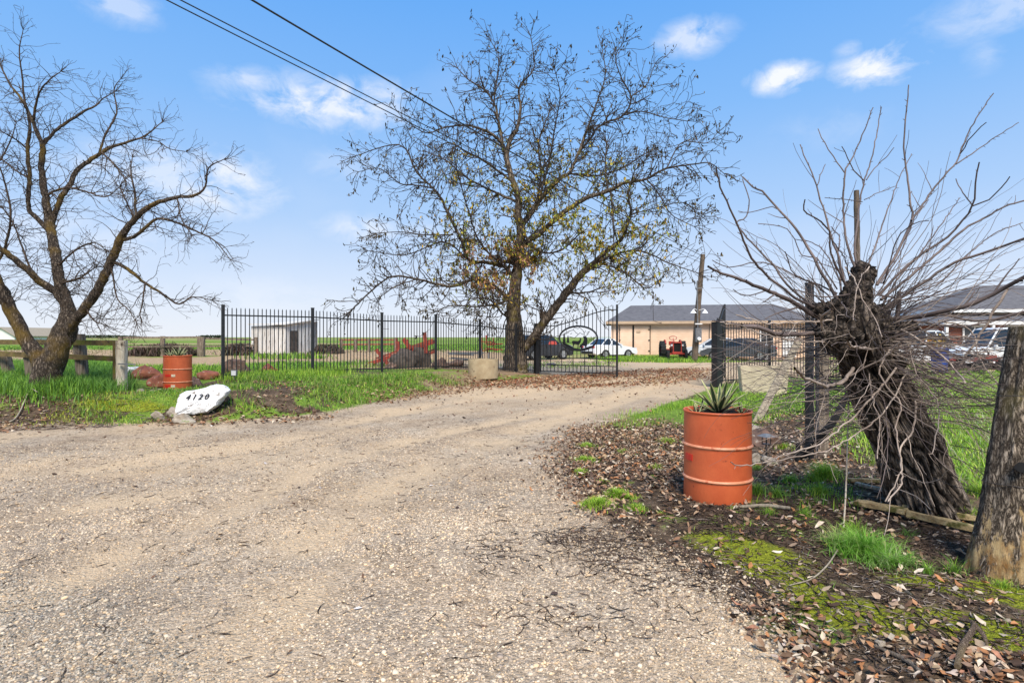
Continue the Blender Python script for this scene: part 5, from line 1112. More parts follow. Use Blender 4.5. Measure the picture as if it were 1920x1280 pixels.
# rotten round post, near right
Dp = 3.45; root = empty('rotten_post', (P(1872,0,Dp).x, Dp, hz(P(1872,0,Dp).x, Dp)), 0, 'thick rotten timber post leaning right at the right edge', 'post')
b0 = root.location; m = MB(); a, r = smooth_path([P(1874,1120,Dp)-b0, P(1876,1060,Dp)-b0, P(1893,960,Dp)-b0, P(1908,860,Dp)-b0, P(1926,740,Dp)-b0, P(1944,612,Dp)-b0], [.175,.165,.145,.14,.135,.125], .02)
n = 56; vs = []
for i, q in enumerate(a):
    for j in range(n):
        an = 2*PI*j/n; d = Vector((math.cos(an), math.sin(an), 0)); hh = q.z
        f = 1+.10*noise.noise(Vector((d.x*2, d.y*2, hh*1.2)))+.05*noise.noise(Vector((d.x*9, d.y*9, hh*2)))+.035*noise.noise(Vector((d.x*22, d.y*22, hh*5)))+.12*max(0, .12-hh)/.12*noise.noise(Vector((d.x*4, d.y*4, 3)))
        vs.append(q+d*r[i]*f)
m.add(vs, [(i*n+j, i*n+(j+1) % n, (i+1)*n+(j+1) % n, (i+1)*n+j) for i in range(len(a)-1) for j in range(n)]+[tuple((len(a)-1)*n+j for j in range(n))])
def rot_mat():
    m_ = bark_mat('rotten_timber', (.032,.022,.015), (.52,.41,.30), (.27,.22,.07), 24, .22, .52, .012); nt = m_.node_tree; N = nt.nodes; L = nt.links; B = N['Principled BSDF']; src = B.inputs['Base Color'].links[0].from_socket
    tc = N.new('ShaderNodeTexCoord'); s = N.new('ShaderNodeSeparateXYZ'); L.new(tc.outputs['Object'], s.inputs[0]); n_ = N.new('ShaderNodeTexNoise'); n_.inputs['Scale'].default_value = 9; n_.inputs['Detail'].default_value = 9; n_.inputs['Roughness'].default_value = .75
    mp = N.new('ShaderNodeMapping'); mp.inputs['Scale'].default_value = (1,1,.4); L.new(tc.outputs['Object'], mp.inputs[0]); L.new(mp.outputs[0], n_.inputs['Vector'])
    mr = N.new('ShaderNodeMapRange'); mr.inputs['From Min'].default_value = .58; mr.inputs['From Max'].default_value = .10; mr.inputs['To Min'].default_value = -.09; mr.inputs['To Max'].default_value = .15; L.new(s.outputs['Z'], mr.inputs['Value'])
    ad = N.new('ShaderNodeMath'); ad.operation = 'ADD'; L.new(mr.outputs[0], ad.inputs[0]); L.new(n_.outputs['Fac'], ad.inputs[1])
    r_ = N.new('ShaderNodeValToRGB'); r_.color_ramp.elements[0].position = .56; r_.color_ramp.elements[1].position = .62; r_.color_ramp.elements[0].color = (0,0,0,1); L.new(ad.outputs[0], r_.inputs[0])
    n2 = N.new('ShaderNodeTexNoise'); n2.inputs['Scale'].default_value = 20; n2.inputs['Detail'].default_value = 6; L.new(mp.outputs[0], n2.inputs['Vector']); r2 = N.new('ShaderNodeValToRGB'); r2.color_ramp.elements[0].position = .38; r2.color_ramp.elements[1].position = .62; r2.color_ramp.elements[0].color = (.30,.15,.05,1); r2.color_ramp.elements[1].color = (.62,.44,.22,1); L.new(n2.outputs[0], r2.inputs[0])
    x = N.new('ShaderNodeMix'); x.data_type = 'RGBA'; L.new(r_.outputs[0], x.inputs['Factor']); L.new(src, x.inputs['A']); L.new(r2.outputs[0], x.inputs['B']); L.new(x.outputs['Result'], B.inputs['Base Color']); return m_
M['rotten'] = rot_mat(); m.build('timber', M['rotten'], root, smooth=True)
m = MB(); m.tube([P(1916,876,Dp-.10)-b0, P(1916,876,Dp-.165)-b0], [.03,.03], 12); m.build('knot_hole', M['dark'], root)
for py in (742, 905):
    m = MB(); c = P(1910-(py-742)*.12+12, py, Dp)-b0; m.tube([c+Vector((math.cos(q)*.155, math.sin(q)*.155, .01*math.sin(q*2))) for q in [k*PI/10 for k in range(21)]], .0025, 5, False); m.build('wrapped_wire', M['steelwire'], root)
# posts behind the shoots
x = P(1518,0,6.75).x; z = hz(x, 6.75); r = empty('steel_post', (x, 6.75, z), .3, 'tall square black steel post just left of the leaning tree', 'post'); m = MB(); m.box((0,0,1.0), (.068,.068,2.14)); m.build('tube', M['black'], r); m = MB(); m.box((0,0,2.08), (.076,.076,.02)); m.build('cap', M['black'], r)
m = MB(); a = P(1541,0,7.2); z = hz(a.x, 7.2); m.bar((a.x,7.2,z-.05), (a.x+.01,7.2,1.49), .125, .10); o = m.build('wooden_post', M['wood_grey'], bevel=.006); recenter(o); tag(o, 'grey weathered square post behind the black steel post', 'post')
stick('charred_stake', [G(1500,862)+Vector((0,.05,0)), P(1555,800,6.4), P(1590,738,6.5)], [.045,.04,.03], 'dark', 'blackened crooked stake leaning against the leaning trunk', 'stake', 12, .35)
x = P(1495,0,6.6).x; stick('charred_stub', [(x,6.6,hz(x,6.6)-.02),(x+.01,6.6,hz(x,6.6)+.22)], [.035,.022], 'dark', 'short blackened stub left of the black steel post', 'stake', 12, .4)
stick('dead_pole', [(P(1612,0,9.5).x, 9.5, -.05), P(1608,500,9.5), P(1606,357,9.5)], [.055,.045,.038], 'pole', 'slim weathered pole rising behind the leaning tree head', 'pole', 10, .15)
# wire fence from the steel post to the rotten post
r = empty('wire_fence', (P(1518,0,6.75).x, 6.75, 0), 0, 'sagging wire fence strung between the black post and the rotten post', 'fence'); A = Vector((P(1522,0,6.75).x, 6.75, 0)); B_ = Vector((P(1900,0,3.5).x-.1, 3.55, 0)); b = r.location
for zz, z1 in ((.45,.50),(.72,.78),(.98,1.12),(1.2,1.28)):
    m = MB(); m.tube([A.lerp(B_, k/24)-b+Vector((0,0,zz+(z1-zz)*k/24-.05*math.sin(PI*k/24)+.004*math.sin(k*2.3))) for k in range(25)], .0022, 4)
    for k in range(1, 24, 1):
        q = A.lerp(B_, (k+.3)/24)-b+Vector((0,0,zz+(z1-zz)*k/24-.05*math.sin(PI*k/24))); m.tube([q+Vector((-.01,0,-.012)), q+Vector((.012,0,.012))], .0016, 3); m.tube([q+Vector((.01,0,-.012)), q+Vector((-.006,0,.014))], .0016, 3)
    m.build('barbed_strand', M['steelwire'], r)
# hog wire from the steel post toward the gate
r = empty('mesh_fence', (P(1515,0,6.8).x, 6.8, 0), 0, 'thin welded wire mesh behind the leaning trunk', 'fence'); A = Vector((P(1530,0,7.3).x,7.3,0)); B_ = Vector((P(1760,0,9.2).x,9.2,0)); b = r.location; m = MB()
for k in range(9): m.tube([A-b+Vector((0,0,.15+k*.13)), B_-b+Vector((0,0,.15+k*.13))], .0022, 3)
for k in range(24): q = A.lerp(B_, k/23)-b; m.tube([q+Vector((0,0,.12)), q+Vector((0,0,1.2))], .0022, 3)
m.build('wire_mesh', M['steelwire'], r)
# ============================================================ WOODEN FENCES, LEFT
def wfence(label, posts, rails, post_mat, rail_mat, name='wooden_fence'):
    x0, y0 = P(posts[0][0],0,posts[0][1]).x, posts[0][1]; r = empty(name, (x0, y0, 0), 0, label, 'fence'); b = r.location
    for px, D, top, w, lean, mt in posts:
        m = MB(); x = P(px,0,D).x; z0 = hz(x, D)-.08; z1 = H-(top-HY)/F*D; N_ = 10
        pts_ = [Vector((x+lean*(1-i/N_), D, z0+(z1-z0)*i/N_))-b for i in range(N_+1)]; vs = []
        for i, q in enumerate(pts_):
            for k in range(12):
                a = 2*PI*k/12; c, s = math.cos(a), math.sin(a); f = 1/max(abs(c), abs(s))**.75; j = 1+.08*noise.noise(q*6+Vector((c, s, 0))*2); vs.append(q+Vector((c, s, 0))*w/2*f*j)
        m.add(vs, [(i*12+k, i*12+(k+1) % 12, (i+1)*12+(k+1) % 12, (i+1)*12+k) for i in range(N_) for k in range(12)]+[tuple(N_*12+k for k in range(12))]); m.build('post', M[mt or post_mat], r)
    for (pa, ya, Da), (pb_, yb, Db), hh in rails:
        m = MB(); a = P(pa, ya, Da)-b; c = P(pb_, yb, Db)-b; N_ = 12; vs = []
        t = (c-a).normalized(); s = t.cross(Vector((0,0,1))).normalized()
        for i in range(N_+1):
            q = a.lerp(c, i/N_)
            for e, d in ((-1,-1),(1,-1),(1,1),(-1,1)): vs.append(q+s*e*.025+Vector((0,0,d*hh/2*(1+.25*noise.noise(q*3+Vector((e,d,1)))))))
        m.add(vs, [(0,1,2,3), tuple(4*N_+k for k in (3,2,1,0))]+[(4*i+k, 4*i+(k+1) % 4, 4*i+4+(k+1) % 4, 4*i+4+k) for i in range(N_) for k in range(4)]); m.build('rail', M[rail_mat], r)
wfence('mossy two rail wooden fence behind the bare forked tree', [(147,12.6,626,.22,.12,None),(52,13.0,640,.24,.15,None),(6,13.3,660,.22,.22,None),(-60,13.6,650,.22,0,None)],
       [((-80,640,13.4),(232,643,12.1),.11),((-80,660,13.4),(232,673,12.1),.11)], 'wood_grey', 'wood_mossy')
wfence('pale peeling end post of the wooden fence with knots', [(228,11.9,638,.19,.0,'wood_pale'),(219,12.15,640,.14,.0,'wood_mossy')], [], 'wood_pale', 'wood_mossy')
m = MB(); a = P(222,682,11.75); m.bar(a, a+Vector((.34,.0,-.012)), .05, .02); o = m.build('bracket', M['meter_grey']); recenter(o); tag(o, 'small metal ledge fixed across the pale peeling post', 'bracket')
wfence('far dark single rail field fence behind the far drum', [(226,30,631,.22,0,None),(305,31,630,.22,0,None),(377,31,631,.36,0,None),(480,33,632,.22,0,None)], [((226,633,30),(377,632,31),.09),((377,634,31),(480,637,33),.09),((226,650,30),(480,648,33),.1)], 'wood_grey', 'wood_grey')
wfence('far reddish rail fence behind the red implement', [(640,40,637,.2,0,None),(666,40,636,.2,0,None),(692,40,635,.2,0,None),(742,40,633,.25,0,None)], [((636,637,40),(745,637,40),.12),((636,646,40),(745,645,40),.12)], 'wood_grey', 'red_rock')
# brush hedges in the field
def brush(px0, px1, D, h, label, n):
    x0, x1 = P(px0,0,D).x, P(px1,0,D).x; x = rng.uniform(x0, x1, n); y = D+rng.normal(0, .4, n); e = np.clip(np.minimum(x-x0, x1-x)/(.2*(x1-x0)), .25, 1); hh = h*e*(.6+.6*vn(x, y, .8, 3)); z = rng.uniform(0, 1, n)*hh
    v, f, c = scatter(LV*np.array([.25,1,.4]), LF, np.stack([x-x0, y-D, z+.0], 1), np.einsum('nij,njk->nik', rotz(rng.uniform(0,6.28,n)), rotx(rng.uniform(.6,2.4,n))), rng.uniform(.08,.22,n), np.array([(.09,.06,.05),(.14,.09,.075),(.06,.045,.035),(.1,.09,.05)])[rng.integers(0,4,n)])
    o = mesh_np('dry_bush', v, f, M['brush'], col=c); o.location = (x0, D, hz(x0, D)); tag(o, label, 'bush')
brush(248, 366, 32, .62, 'long low dry brown bush along the far rail fence', 7000); brush(425, 472, 33, .8, 'dry brown bush left of the white shed', 3000); brush(588, 640, 36, .5, 'low dark weeds right of the white shed', 1800)
def fieldpipe(px0, px1, py, D, hh, label, mat, k):
    r = empty('scrap_pile', (P(px0,0,D).x, D, hz(P(px0,0,D).x, D)), 0, label, 'scrap pile'); w = P(px1,0,D).x-P(px0,0,D).x
    for i in range(k):
        m = MB(); z = random.uniform(.1, hh); a = random.uniform(0,.4)*w; m.bar((a, random.uniform(-.4,.4), z), (a+w*random.uniform(.4,.65), random.uniform(-.4,.4), z+random.uniform(-.15,.15)), .09, .07); m.build('pipe', M[mat], r)
    for i in range(4):
        m = MB(); a = w*random.random(); m.bar((a,0,0), (a+random.uniform(-.2,.2), 0, hh*random.uniform(1,1.5)), .07, .07); m.build('upright', M[mat], r)
fieldpipe(830, 925, 660, 34, .6, 'low heap of dark pipes in the field behind the third fence post', 'meter_grey', 7); fieldpipe(900, 945, 655, 42, 1.0, 'rusty rack beyond the pipes left of the thick trunk', 'red_iron', 6); fieldpipe(1022, 1050, 690, 30, .1, 'low lengths of scrap on the ground behind the gate', 'meter_grey', 2)
# ============================================================ RED IMPLEMENT
Di = 21.5; r = empty('farm_implement', (P(760,0,Di).x, Di, hz(P(760,0,Di).x, Di)), 0, 'old red steel farm implement propped up behind the iron fence', 'farm implement'); b = r.location
def beam(a, c, w, d, dy=0, dy2=0, name='beam'):
    m = MB(); m.bar(P(*a, Di+dy)-b, P(*c, Di+dy2)-b, w, d, up=Vector((0,1,0))); m.build(name, M['red_iron'], r)
beam((698,680),(816,640),.13,.06,0,0); beam((704,672),(812,636),.06,.06,.25,.25); beam((722,692),(818,658),.10,.06,-.1,.1); beam((724,686),(814,655),.05,.05,.2,.2)
beam((705,655),(729,684),.13,.06,-.1,-.1,'tine'); beam((756,635),(770,654),.15,.06,-.08,-.08,'tine'); beam((796,623),(799,662),.13,.06,-.09,-.09,'tine'); beam((745,640),(749,684),.14,.06,-.12,-.12,'tine'); beam((764,636),(770,662),.05,.05,.1,.1,'tine'); beam((776,648),(775,668),.08,.05,.1,.1,'tine'); beam((744,634),(744,660),.07,.07,.3,.3,'tine'); beam((730,664),(749,682),.05,.05,.05,.05,'brace'); beam((704,677),(690,680),.04,.04)
rk(757, 705, 21.0, 1.2, .62, 'shed_dark', 'dark jagged rock lump under the red implement', 61, rough=.5, name='rock'); rk(786, 700, 21.6, .75, .85, 'shed_dark', 'dark pointed lump right of the jagged rock under the implement', 62, rough=.45); rk(735, 705, 20.4, .5, .22, 'brown_rock', 'low brown stone under the left end of the red implement', 63)
rk(826, 692, 20.9, .55, .42, 'brown_rock', 'dark brown rock behind the third fence post', 64); rk(856, 690, 22.5, .9, .3, 'brown_rock', 'brown rocks heaped behind the fence left of the round concrete tub', 65)
# ============================================================ SHED
Ds = 35.; x0 = P(471,0,Ds).x; z0 = hz(x0, Ds); r = empty('shed', (x0, Ds, z0), 0, 'small peeling white board shed in the left field', 'shed')
xa, xb = 0, P(535,0,Ds-.6).x-x0; xc = P(583,0,Ds+1.6).x-x0
def wallq(p, q, h0, h1, mat, t=.08, name='wall'):
    m = MB(); p = Vector(p); q = Vector(q); d = (q-p); L0 = d.length; d.normalize(); s = Vector((-d.y, d.x, 0)); n_ = int(L0/.28); 
    for i in range(n_):
        a = p+d*(L0*i/n_); c = p+d*(L0*(i+.97)/n_); o_ = s*.01*(i % 2); ha = h0+(h1-h0)*i/n_; hb = h0+(h1-h0)*(i+1)/n_; bo = random.uniform(-.02,.05)
        m.add([a+o_+Vector((0,0,bo)), c+o_+Vector((0,0,bo)), c+s*t+o_+Vector((0,0,bo)), a+s*t+o_+Vector((0,0,bo)), a+o_+Vector((0,0,ha)), c+o_+Vector((0,0,hb)), c+s*t+o_+Vector((0,0,hb)), a+s*t+o_+Vector((0,0,ha))], [(3,2,1,0),(4,5,6,7),(0,1,5,4),(1,2,6,5),(2,3,7,6),(3,0,4,7)])
    m.build(name, M[mat], r)
wallq((0,0,0), (xb,-.6,0), 1.72, 1.70, 'shed_white'); wallq((xb,-.6,0), (xc,1.6,0), 1.75, 2.05, 'shed_white'); wallq((xc-.2,3.4,0), (0,2.4,0), 2.1, 1.8, 'shed_white'); wallq((0,2.4,0),(0,0,0), 1.8, 1.72, 'shed_white')
m = MB(); m.add([Vector(v) for v in ((-.15,-.15,1.80),(xb+.1,-.8,1.78),(xc+.2,1.6,2.12),(xc-.2,3.7,2.2),(-.15,2.6,1.9))]+[Vector(v) for v in ((-.15,-.15,1.86),(xb+.1,-.8,1.84),(xc+.2,1.6,2.18),(xc-.2,3.7,2.26),(-.15,2.6,1.96))], [(4,3,2,1,0),(5,6,7,8,9)]+[(i, (i+1) % 5, 5+(i+1) % 5, 5+i) for i in range(5)]); m.build('roof', M['shed_white'], r)
d = Vector((xc-xb, 2.2, 0)).normalized(); m = MB(); c = Vector((xb,-.6,0))+d*.75+Vector((d.y,-d.x,0))*.012; m.bar(c+Vector((0,0,.1)), c+Vector((0,0,1.45)), .7, .05, up=Vector((-d.y,d.x,0))); m.build('doorway', M['shed_dark'], r)
# white gabled building far left
Db = 120.; x0 = P(-40,0,Db).x; r = empty('farm_building', (x0, Db, .3), 0, 'far white gabled farm building at the left horizon', 'building'); m = MB(); w = P(27,0,Db).x-x0; m.add([Vector(v) for v in ((0,0,0),(w,0,0),(w,0,1.5),(w*.62,0,3.2),(0,0,1.5),(0,14,0),(w,14,0),(w,14,1.5),(w*.62,14,3.2),(0,14,1.5))], [(0,1,2,3,4),(9,8,7,6,5),(0,5,6,1),(1,6,7,2),(0,4,9,5)]); m.build('walls', M['wtrim'], r)
m = MB(); m.add([Vector(v) for v in ((-.3,-.4,1.5),(w*.62,-.4,3.35),(w+.4,-.4,1.45),(-.3,14.4,1.5),(w*.62,14.4,3.35),(w+.4,14.4,1.45),(-.3,-.4,1.35),(w*.62,-.4,3.2),(w+.4,-.4,1.3),(-.3,14.4,1.35),(w*.62,14.4,3.2),(w+.4,14.4,1.3))], [(0,1,4,3),(1,2,5,4),(9,10,7,6),(10,11,8,7),(0,6,7,1),(1,7,8,2),(3,4,10,9),(4,5,11,10),(0,3,9,6),(2,8,11,5)]); m.build('roof', M['board'], r)
# ============================================================ VEHICLES
def wheel(r, x, y, R, w, rimm='rim', spokes=5):
    o = empty('wheel', (x, y, R), 0, parent=r)
    m = MB(); m.lathe([(R*.62,-w/2),(R*.93,-w/2),(R,-w/2+.03),(R,w/2-.03),(R*.93,w/2),(R*.62,w/2)], 28, axis='y', cap=False); m.build('tyre', M['rubber'], o, smooth=True)
    s = 1 if y > 0 else -1; m = MB(); m.lathe([(R*.64,s*w*.30),(R*.60,s*w*.48),(R*.55,s*w*.36),(.0001,s*w*.36)], 24, axis='y', cap=False)
    for k in range(spokes):
        a = 2*PI*k/spokes; m.bar((.04*math.cos(a), s*w*.42, .04*math.sin(a)), (R*.58*math.cos(a), s*w*.45, R*.58*math.sin(a)), .05, .03, up=Vector((0,1,0)))
    m.build('rim', M[rimm], o, smooth=True)
def car(label, loc, rz, L=4.6, W=1.78, Ht=1.45, paint='white_car', kind='sedan', group='vehicles parked in the yard', name='parked_car', cat='car'):
    r = empty(name, loc, rz, label, cat, group); R = .33 if kind == 'sedan' else .38; h = L/2
    fxw, rxw = h-.88, -h+.95
    def arch(cx, n=8): return [(cx+(R+.06)*math.cos(PI*i/n), R*.72+(R+.06)*math.sin(PI*i/n)) for i in range(n+1)]
    by = .26; belt = .92 if kind == 'sedan' else 1.05
    if kind == 'sedan': topl = [(-h,by+.1),(-h-.02,.62),(-h+.06,belt+.02),(-h+.5,belt+.06),(h-1.5,belt),(h-.5,belt-.14),(h-.08,belt-.3),(h,.5),(h-.02,by+.08)]
    elif kind == 'suv': topl = [(-h,by+.14),(-h-.02,.7),(-h+.05,belt),(h-1.25,belt+.02),(h-.3,belt-.08),(h-.02,belt-.2),(h+.03,.55),(h,by+.12)]
    else: topl = [(-h,by+.24),(-h-.02,.7),(-h+.02,belt+.02),(h-1.45,belt+.02),(h-.3,belt-.05),(h,belt-.16),(h+.04,.6),(h,by+.22)]
    f = lambda a: [(x, z) for x, z in a if z > by]
    poly = topl[::-1] if False else topl
    bottom = [(h-.15,by)]+f(arch(fxw))+[(fxw-R-.08,by),(rxw+R+.08,by)]+f(arch(rxw))+[(-h+.15,by)]
    poly = topl+bottom
    m = MB(); n = len(poly); vs = []
    cols_ = ((-1,.94),(-.965,1.),(.965,1.),(1,.94))
    rows = []
    for yy, sc in ((-W/2,.0),(-W/2+.07,1.),(W/2-.07,1.),(W/2,.0)):
        rows.append([Vector((x*(.985 if sc == 0 else 1), yy*(.985 if z > .75 else 1), z-(.035 if sc == 0 and z > .8 else 0))) for x, z in poly])
    m.v = [tuple(v) for row in rows for v in row]
    m.f = [tuple(range(n-1, -1, -1)), tuple(range(3*n, 4*n))]+[(k*n+i, k*n+(i+1) % n, (k+1)*n+(i+1) % n, (k+1)*n+i) for k in range(3) for i in range(n)]; m.m = [0]*len(m.f)
    m.build('body', M[paint], r, smooth=True)
    # greenhouse
    if kind == 'sedan': g0, g1, t0, t1 = -h+.62, h-1.35, -h+1.25, h-2.15
    elif kind == 'suv': g0, g1, t0, t1 = -h+.08, h-1.15, -h+.30, h-1.75
    else: g0, g1, t0, t1 = -h+2.35, h-1.35, -h+2.55, h-1.95
    wi, wt = W/2-.10, W/2-.27; zt = Ht-.05; zb = belt-.03
    m = MB(); q = [(g0,-wi,zb),(g1,-wi,zb),(g1,wi,zb),(g0,wi,zb),(t0,-wt,zt),(t1,-wt,zt),(t1,wt,zt),(t0,wt,zt)]; m.add([Vector(v) for v in q], [(3,2,1,0),(4,5,6,7),(0,1,5,4),(1,2,6,5),(2,3,7,6),(3,0,4,7)]); m.build('windows', M['glass'], r)
    m = MB(); m.add([Vector(v) for v in ((t0-.06,-wt-.03,zt-.03),(t1+.06,-wt-.03,zt-.03),(t1+.06,wt+.03,zt-.03),(t0-.06,wt+.03,zt-.03),(t0+.12,-wt+.12,zt+.05),(t1-.12,-wt+.12,zt+.05),(t1-.12,wt-.12,zt+.05),(t0+.12,wt-.12,zt+.05))], [(3,2,1,0),(4,5,6,7),(0,1,5,4),(1,2,6,5),(2,3,7,6),(3,0,4,7)])
    for s in (-1, 1):
        for xa, xb in ((g0,t0),(g1,t1),((g0+g1)/2+.1,(t0+t1)/2+.05))+(((g0+.8,t0+.62),) if kind != 'pickup' else ()): m.bar((xa,s*(wi+.004),zb), (xb,s*(wt+.006),zt), .075, .03, up=Vector((0,1,0)))
    m.build('roof', M[paint], r, bevel=.01)
    if kind == 'pickup':
        m = MB(); m.box(((-h+.1+g0-.1)/2,0,belt+.0), (g0-.1+h-.25,W-.36,.06)); m.build('bed', M['rubber'], r)
    for xw in (fxw, rxw):
        for s in (-1, 1): wheel(r, xw, s*(W/2-.12), R, .22)
        m = MB(); m.tube([(xw,-W/2+.2,R),(xw,W/2-.2,R)], .06, 8); m.build('axle', M['rubber'], r)
    for s in (-1, 1):
        m = MB(); m.box((h-.11,s*(W/2-.26),.68), (.2,.36,.13)); m.build('headlight', M['clear_light'], r, bevel=.02)
        m = MB(); m.box((-h+.06,s*(W/2-.23),.80), (.16,.34,.14)); m.build('tail_light', M['red_light'], r, bevel=.02)
        m = MB(); m.box((g1-.25,s*(W/2+.06),belt+.06), (.1,.16,.12)); m.build('mirror', M[paint], r, bevel=.02)
    m = MB(); m.box((h-.0,0,.45), (.08,W-.5,.2)); m.box((-h+.0,0,.42), (.08,W-.4,.16)); m.build('bumper', M['rubber'], r, bevel=.02)
    return r
def at(px, D, dz=0): x = P(px,0,D).x; return Vector((x, D, hz(x, D)+dz))
car('white sedan behind the utility pole with its nose to the left', at(1338,40.3), PI-.25, 4.6, paint='silver_car')
car('dark grey sedan seen from the rear side through the right gate', at(1384,37.2), PI-.45, 4.6, paint='grey_car')
car('white low car standing left of the barn corner', at(1142,41.5), .5, 3.9, paint='white_car')
car('black high vehicle seen through the deer gate', at(1014,38), .62, 4.3, 1.75, 1.62, 'dark_car', 'suv')
m = MB(); o = at(1036,36.4); m.box(o+Vector((0,0,1.13)), (.55,.35,.24), taper=.75); o = m.build('red_toolbox', M['red_paint'], bevel=.04); recenter(o); tag(o, 'red box lying on the bonnet of the black vehicle', 'box')
car('white sport utility vehicle side on behind the right shoots', at(1885,27.), PI-.06, 5.2, 1.95, 1.95, 'white_car', 'suv', cat='car')
car('white pickup truck parked behind the tangled shoots of the leaning tree', at(1722,31), .12, 5.4, 1.95, 1.85, 'white_car', 'pickup', cat='pickup truck', name='pickup_truck')
# quad bike (red)
o = at(1838,24.5); r = empty('quad_bike', o, .25, 'low dark and red quad bike in front of the white vehicle', 'quad bike')
for x in (-.62,.62):
    for s in (-1,1): wheel(r, x, s*.42, .28, .22, 'rubber', 4)
m = MB()
for s in (-1,1):
    for x in (-.62,.62): m.bar((x-.40,s*.42,.50), (x-.15,s*.42,.64), .26, .025); m.bar((x-.15,s*.42,.64), (x+.2,s*.42,.64), .26, .025); m.bar((x+.2,s*.42,.64), (x+.4,s*.42,.54), .26, .025)
m.box((.5,0,.66), (.6,.34,.16), taper=.8); m.build('bodywork', M['red_iron'], r); m = MB(); m.box((-.2,0,.72), (.8,.32,.16), taper=.85); m.build('seat', M['rubber'], r, bevel=.03); m = MB(); m.tube([(.4,-.38,.98),(.48,-.1,.9),(.48,.1,.9),(.4,.38,.98)], .02, 6); m.bar((.48,0,.5), (.46,0,.9), .05); m.box((-.75,0,.74), (.5,.6,.03)); m.build('handlebar', M['black'], r); m = MB(); m.bar((-.6,0,.3), (.6,0,.3), .3, .2); m.build('frame', M['rubber'], r)
o = at(1762,23.5); r = empty('wheelie_bin', o, .3, 'blue plastic bin standing by the white vehicles', 'bin'); m = MB(); m.box((0,0,.55), (-.44,-.5,-.95), taper=.82); m.build('bin_body', M['blue'], r, bevel=.02); m = MB(); m.box((0,0,1.055), (.54,.6,.06)); m.build('lid', M['blue'], r, bevel=.02)
o = at(1756,24.2); m = MB()
for k in range(9): a = k*.7; m.tube([o+Vector((0,0,0)), o+Vector((.2*math.cos(a),.1*math.sin(a),.9)), o+Vector((.4*math.cos(a),.3*math.sin(a),1.25+.15*math.sin(k*3)))], [.03,.02,.01], 5)
m2 = pm('yellow_flowers', (.6,.35,.05), (.4,.2,.05), 10); r = m.build('shrub', M['wood_grey']); recenter(r); tag(r, 'small bare shrub with yellowed leaves behind the blue bin', 'shrub')
v, f, c = scatter(LV, LF, np.array([list(o-r.location)])+rng.normal(0, 1, (260,3))*np.array([.22,.22,.16])+np.array([0,0,1.25]), np.einsum('nij,njk->nik', rotz(rng.uniform(0,6,260)), rotx(rng.uniform(0,3,260))), rng.uniform(.03,.07,260), np.array([(.55,.33,.05),(.4,.3,.05),(.5,.15,.05)])[rng.integers(0,3,260)]); mesh_np('leaves', v, f, M['leaf'], r, col=c)
# tractor facing the camera
o = at(1265,37.5); r = empty('tractor', o, -PI/2-.12, 'old red tractor facing the camera in front of the barn', 'tractor')
def twheel(x, y, R, w):
    q = empty('wheel', (x, y, R), 0, parent=r); m = MB(); m.lathe([(R*.58,-w*.35),(R*.9,-w/2),(R,-w*.35),(R,w*.35),(R*.9,w/2),(R*.58,w*.35)], 32, axis='y', cap=False)
    for k in range(18):
        a = 2*PI*k/18; 
        for s in (-1,1): m.bar((R*math.cos(a),s*.01,R*math.sin(a)), (R*math.cos(a+.15),s*w*.5,R*math.sin(a+.15)), .05, .05)
    m.build('tyre', M['rubber'], q); m = MB(); m.lathe([(R*.6,w*.1),(R*.5,w*.2),(.001,w*.12)], 20, axis='y', cap=False); m.lathe([(R*.6,-w*.1),(R*.5,-w*.2),(.001,-w*.12)], 20, axis='y', cap=False); m.build('rim', M['red_paint'], q)
twheel(-.9,.66,.62,.34); twheel(-.9,-.66,.62,.34); twheel(.85,.56,.34,.17); twheel(.85,-.56,.34,.17)
m = MB(); m.box((.25,0,.98), (1.5,.48,.42), taper=.82); m.build('hood', M['red_paint'], r, bevel=.06); m = MB(); m.box((1.01,0,.86), (.05,.44,.62)); m.build('grille', M['dark'], r)
m = MB(); m.box((1.03,0,.5), (.12,.62,.16)); m.box((.85,0,.44), (.14,1.0,.10)); m.box((1.05,0,1.17), (.1,.50,.10)); m.box((1.05,.25,.85), (.06,.06,.6)); m.box((1.05,-.25,.85), (.06,.06,.6)); m.build('front_frame', M['red_paint'], r, bevel=.01)
m = MB(); m.box((-.2,0,.62), (1.9,.34,.4)); m.tube([(-.9,-.6,.62),(-.9,.6,.62)], .12, 10); m.build('engine_block', M['red_iron'], r)
m = MB(); m.tube([(-.62+.05*math.cos(a), .24*math.cos(a), 1.46+.24*math.sin(a)*.5) for a in [2*PI*k/16 for k in range(17)]], .022, 6, False); m.bar((-.3,0,1.15),(-.62,0,1.46),.04); m.build('steering_wheel', M['red_paint'], r)
m = MB(); m.box((-.95,0,1.0), (.4,.42,.06)); m.box((-1.13,0,1.12), (.06,.42,.24)); m.build('seat', M['red_paint'], r, bevel=.02)
for s in (-1,1):
    m = MB(); m.tube([(-.45,s*.5,1.05),(-.7,s*.5,1.29),(-1.05,s*.5,1.31),(-1.35,s*.5,1.1)], .05, 6); m.build('mudguard', M['red_paint'], r); m = MB(); m.lathe([(.001,0),(.07,.0),(.08,-.1),(.02,-.14)], 12, (0.98,s*.33,1.05)); m.build('headlight', M['clear_light'], r)
